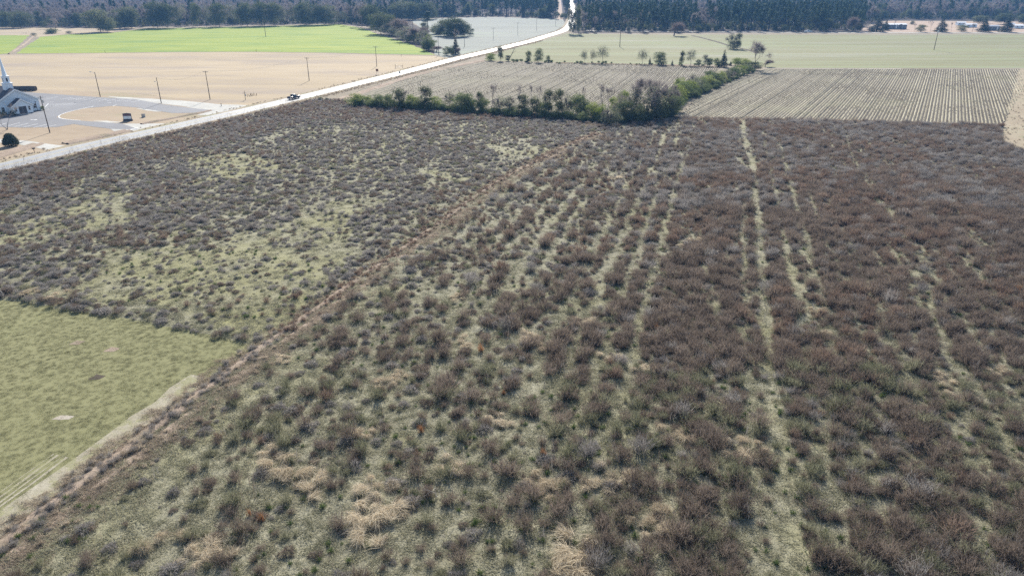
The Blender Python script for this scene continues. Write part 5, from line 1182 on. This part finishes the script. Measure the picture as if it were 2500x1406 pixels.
# straw clumps and other odd things lying in the field
def o_group(x, y): return 'tan grass clumps '+place_words(x, y, x > np.interp(y, [p[1] for p in dl], [p[0] for p in dl]))
first = {}
for i, (x, y, s) in enumerate(sc_list):
    a, b = at(x, y); k = i % 4; o = link(bpy.data.objects.new('straw_clump', ST[k])); first.setdefault(k, o); o.location = (a, b, hf(a,b)); o.rotation_euler = (0,0,rnd.random()*6.28); s *= 1.25; o.scale = (s,s,s*.8)
    lb = {4:'large tan mop of flattened dead grass low left of the middle',8:'large pale clump of flattened dead grass at the bottom edge right of the middle',0:'wide tan heap of dead grass below the ditch on the left'}.get(i, 'tan clump of dead grass '+place_words(x, y, x > np.interp(y, [p[1] for p in dl], [p[0] for p in dl])))
    tag(o, lb, 'grass clump', None if i in (4,8,0) else o_group(x, y))
for i, (x, y, s) in enumerate([(1174,860,1.5),(1028,1058,1.3),(1326,1115,1.2),(2505-20,715,1.6),(1602,805,1.1),(640,1275,1.2),(1230,965,.9),(610,1262,1.0),(2395,545,1.2)]):
    a, b = at(x, y); o = link(bpy.data.objects.new('orange_grass', OR[i % 2])); o.location = (a, b, hf(a,b)); o.scale = (s*.8,s*.8,s*1.5)
    tag(o, 'bright orange upright grass bunch alone in the pale grass below the ditch' if i == 0 else 'orange upright grass bunch among the weeds', 'grass bunch', None if i == 0 else 'orange grass bunches')
def deadwood(x, y, s, seed, label, up=.5):
    g2 = G(seed); sg, tp = skeleton(g2, 2.2, .55, 3, .3, (2,3), r=.045, up=up-.3, lean=.5); V, T, t = tubes(sg, 4); V[:,2] = np.abs(V[:,2])
    a, b = at(x, y); o = link(bpy.data.objects.new('dead_branch', tri_mesh('dead_branch', V, T, M['bleached'], None, t))); o.location = (a, b, hf(a,b)); o.scale = (s,s,s); o.rotation_euler = (0,0,g2.random()*6.28); tag(o, label, 'dead branch', None)
deadwood(1090,1112,1.0,1,'forked bleached dead branch standing in grass below the middle'); deadwood(1068,1215,1.1,2,'bleached dead branch lying right of the big straw mop',.1)
deadwood(1160,818,1.0,3,'pale dead branch lying just above the orange grass bunch',.1); deadwood(1870,755,1.0,4,'white dead branch lying across the bare row track',.2)
deadwood(12,724,1.2,5,'white dead branch at the left edge above the mowed field',.5); deadwood(765,503,1.0,6,'white dead branches in the bare patch of the upper left field',.1); deadwood(2080,712,.9,7,'pale dead branch in the brush right of the row track',.1); deadwood(1988,768,.8,8,'pale forked dead branch in the brush near the row track',.2)

def add_protos(meshes, name, label, cat, group, pts, s=1.0):
    obs = []
    for me, (x, y) in zip(meshes, pts):
        a, b = at(x, y); o = link(bpy.data.objects.new(name, me)); o.location = (a, b, hf(a, b)*.9); o.scale = (s,s,s); tag(o, label, cat, group); obs.append([o])
    return obs
pm = add_protos(MT, 'grass_mat', 'flat mat of pale grass in the clearing below the big straw mop', 'grass', 'pale grass mats', [(1140,1290),(1150,1340),(1165,1240),(1180,1200),(1130,1380)])
pl = add_protos(LU, 'green_weed', 'low green weed tuft in the clearing below the big straw mop', 'weed', 'low green weed tufts', [(1190,1330),(1120,1250),(1200,1270)], .7)
pb = add_protos(BG, 'bank_grass_tuft', 'tan grass tuft on the near bank of the ditch', 'grass', 'tan ditch bank tufts', [(300,1150),(330,1128),(360,1105)], .8)
pmn = add_protos(MN, 'mown_grass_tuft', 'short green grass tuft on the mowed field', 'grass', 'short mown tufts', [(300,950),(330,1000),(250,980)], .5)
plm = add_protos(LM, 'bank_grass_mat', 'flat tan grass lying on the ditch bank', 'grass', 'tan mats on the ditch bank', [(420,1062),(455,1040),(390,1085)], .9)
psb = add_protos(SB, 'stubble_tuft', 'pale stubble tuft at the near edge of the left stubble field', 'stubble', 'pale stubble tufts', [(1000,250),(1050,252),(1090,250)], .7)
psk = add_protos(SK, 'weed_stalk', 'tall thin weed stalks on the near verge of the road', 'weed stalks', 'tall roadside weed stalks', [(60,399),(120,385),(180,372),(300,346)], 1.0)
# matted grass between the weeds, thinning out with distance
D = depth(X, Y)
pgr = np.clip(1.25-D/170, .22, 1)*np.where(d1 < 1.0, .55, 1)
i1 = np.flatnonzero(g.random(len(X)) < pgr); rep = [i1]
nr = np.flatnonzero((D < 95) & (g.random(len(X)) < .8)); rep += [nr]
i1 = np.concatenate(rep); jx = X[i1]+g.uniform(-.45,.45,len(i1)); jy = Y[i1]+g.uniform(-.45,.45,len(i1)); kp = inside(jx, jy, FG); jx, jy = jx[kp], jy[kp]
scatter('matted_grass', pm, np.c_[jx, jy, hf(jx, jy)], g.integers(0,5,len(jx)), g.random(len(jx))*6.28, g.uniform(.7,1.5,len(jx)), 'pale matted grass lying between the weeds')
i2 = np.flatnonzero((D < 120) & (g.random(len(X)) < .22*(vnoise(X,Y,6,77) > .42)*np.clip((py_-500)/500,.1,1)))
scatter('green_weeds', pl, np.c_[X[i2], Y[i2], Z[i2]-.02], g.integers(0,3,len(i2)), g.random(len(i2))*6.28, g.uniform(.5,1.0,len(i2)), 'low green weeds growing under the brush')
# grass of the ditch banks, road verge and field edges
def along(L, N, n, offs, zf):
    k = g.integers(0, len(L), n); o_ = g.choice(offs, n)+g.normal(size=n)*.3; x = L[k,0]+N[k,0]*o_+g.uniform(-1.2,1.2,n); y = L[k,1]+N[k,1]*o_+g.uniform(-1.2,1.2,n); return np.c_[x, y, zf(x, y, o_)]
P = along(DL, DN, 700, [.7,1.0,1.3,-1.0,-1.6,-2.3], lambda x, y, o_: np.where(np.abs(np.abs(o_)-1.1) < .5, .22, .12))
P[:,2] -= .03
q = [P, along(RL[:170], RN[:170], 2600, [5.0,5.6,6.2,6.8,7.4], lambda x, y, o_: .03*np.ones(len(x))), along(RL[:230], RN[:230], 700, [-5.4,-6.0], lambda x, y, o_: .02*np.ones(len(x)))]
ex = g.uniform(1665,2440,1500); ey = np.interp(ex,[1660,1900,2200,2450],[291,295,303,309])+g.normal(size=1500)*3.5; q.append(np.array([(*at(a,b), .05) for a, b in zip(ex, ey)]))
ex = g.uniform(2455,2640,600); ey = g.uniform(172,385,600); q.append(np.array([(*at(a,b), .03) for a, b in zip(ex, ey)]))
ex = g.uniform(1355,1760,900); ey = np.interp(ex,[1350,1590,1770],[154,160,166])+g.normal(size=900)*.8; q.append(np.array([(*at(a,b), .03) for a, b in zip(ex, ey)]))
ex = g.uniform(1250,1480,900); ey = np.interp(ex,[1250,1350,1480],[278,286,312])+np.abs(g.normal(size=900))*5; q.append(np.array([(*at(a,b), .1) for a, b in zip(ex, ey)]))
P = np.concatenate(q); scatter('bank_grass', pb, P, g.integers(0,3,len(P)), g.random(len(P))*6.28, g.uniform(.35,.95,len(P)), 'tan dead grass along ditch, road verge and field edges')
P = along(DL, DN, 6500, [2.2,1.6,1.0,-.6,-1.0,-1.4,-1.8,-2.4,-3.2], lambda x, y, o_: np.where((np.abs(o_) > .5) & (np.abs(o_) < 1.4), .2, .12)); scatter('bank_litter', plm, P, g.integers(0,3,len(P)), g.random(len(P))*6.28, g.uniform(.5,1.2,len(P)), 'tan dead grass lying along the ditch banks')
P = along(DL, DN, 620, [.6,.8,1.0,1.2], lambda x, y, o_: .15*np.ones(len(x))); pr_, mp_ = protos(fb, 0)
pkd = np.array([mp_.get(int(k), 0) for k in np.where(P[:,1] > 75, g.integers(7,10,len(P)), g.integers(4,7,len(P)))]); scatter('ditch_weeds', pr_, P, pkd, g.random(len(P))*6.28, g.uniform(.22,.46,len(P)), 'low reddish and grey weeds lining the left bank of the ditch')
P = along(RL[:120], RN[:120], 420, [4.6,5.2,6.0,6.8], lambda x, y, o_: .03*np.ones(len(x))); scatter('roadside_weeds', psk, P, g.integers(0,4,len(P)), g.random(len(P))*6.28, g.uniform(.5,1.1,len(P)), 'tall thin dead weeds along the near road verge')
P = np.concatenate([R1, R2]); P = P[g.random(len(P)) < .85]; P[:,:2] += g.normal(size=(len(P),2))*.12; P[:,2] = .03
s = g.uniform(.25,.8,len(P))*np.clip(.3+1.2*vnoise(P[:,0],P[:,1],14,61),.4,1.2); scatter('crop_stubble', psb, P, g.integers(0,3,len(P)), g.random(len(P))*6.28, s, 'pale crop stubble standing on the rows')
# short grass of the mowed field
MG = [at(*p) for p in mow]; x = g.uniform(-75,-20,36000); y = g.uniform(24,100,36000); a, b = to_px(x, y); ok = inside(x, y, MG) & (a > -60) & (b < 1460); x, y = x[ok], y[ok]
scatter('mowed_grass', pmn, np.c_[x, y, np.full(len(x), .045)], g.integers(0,3,len(x)), g.random(len(x))*6.28, np.c_[g.uniform(.4,.8,len(x))]*[.8,.8,.35], 'short mown grass covering the near left field')
rnd_g = G(777)
# low growth under the far woods, and thin dry stems standing in the near brush
u_x = rnd_g.uniform(-520, 780, 9000); u_y = rnd_g.uniform(560, 900, 9000); a, b = to_px(u_x, u_y); ok = (b < np.interp(a, BLX, BLY)-.3) & (np.abs(u_x-np.interp(u_y, [p[1] for p in rline], [p[0] for p in rline])) > 6) & (a > -60) & (a < 2560)
u_x, u_y = u_x[ok], u_y[ok]; gp = [p for k_ in ('grey_shrub','dense_tree') for p in PROTO[k_] if p['objs']]
scatter('woods_undergrowth', [p['objs'] for p in gp], np.c_[u_x, u_y, 0*u_x], rnd_g.integers(0, len(gp), len(u_x)), rnd_g.random(len(u_x))*6.28, rnd_g.uniform(.25,.8,len(u_x)), 'low dark growth under the trees of the far woods')
i3 = np.flatnonzero((D < 125) & right & (dmin > 3) & (g.random(len(X)) < .10)); scatter('dry_stems', psk, np.c_[X[i3], Y[i3], Z[i3]], g.integers(0,4,len(i3)), g.random(len(i3))*6.28, g.uniform(.4,.85,len(i3)), 'thin dark dry stems standing in the near brush')
# undergrowth below the hedges
hp = PROTO['hedge_shrub']; hl = [(860,258,1480,300,130),(1480,303,1650,284,50),(1655,252,1835,176,90),(1245,151.5,1770,163,50)]
P = np.array([(*at(x0+(x1-x0)*f+g.normal()*3, y0+(y1-y0)*f+g.normal()*1.2), 0) for x0,y0,x1,y1,n_ in hl for f in g.random(n_)])
scatter('hedge_undergrowth', [p['objs'] for p in hp if p['objs']], P, g.integers(0, len([p for p in hp if p['objs']]), len(P)), g.random(len(P))*6.28, g.uniform(.25,.75,len(P))*np.where(P[:,1] > 300, .5, 1), 'low tangled undergrowth along the foot of the hedges')
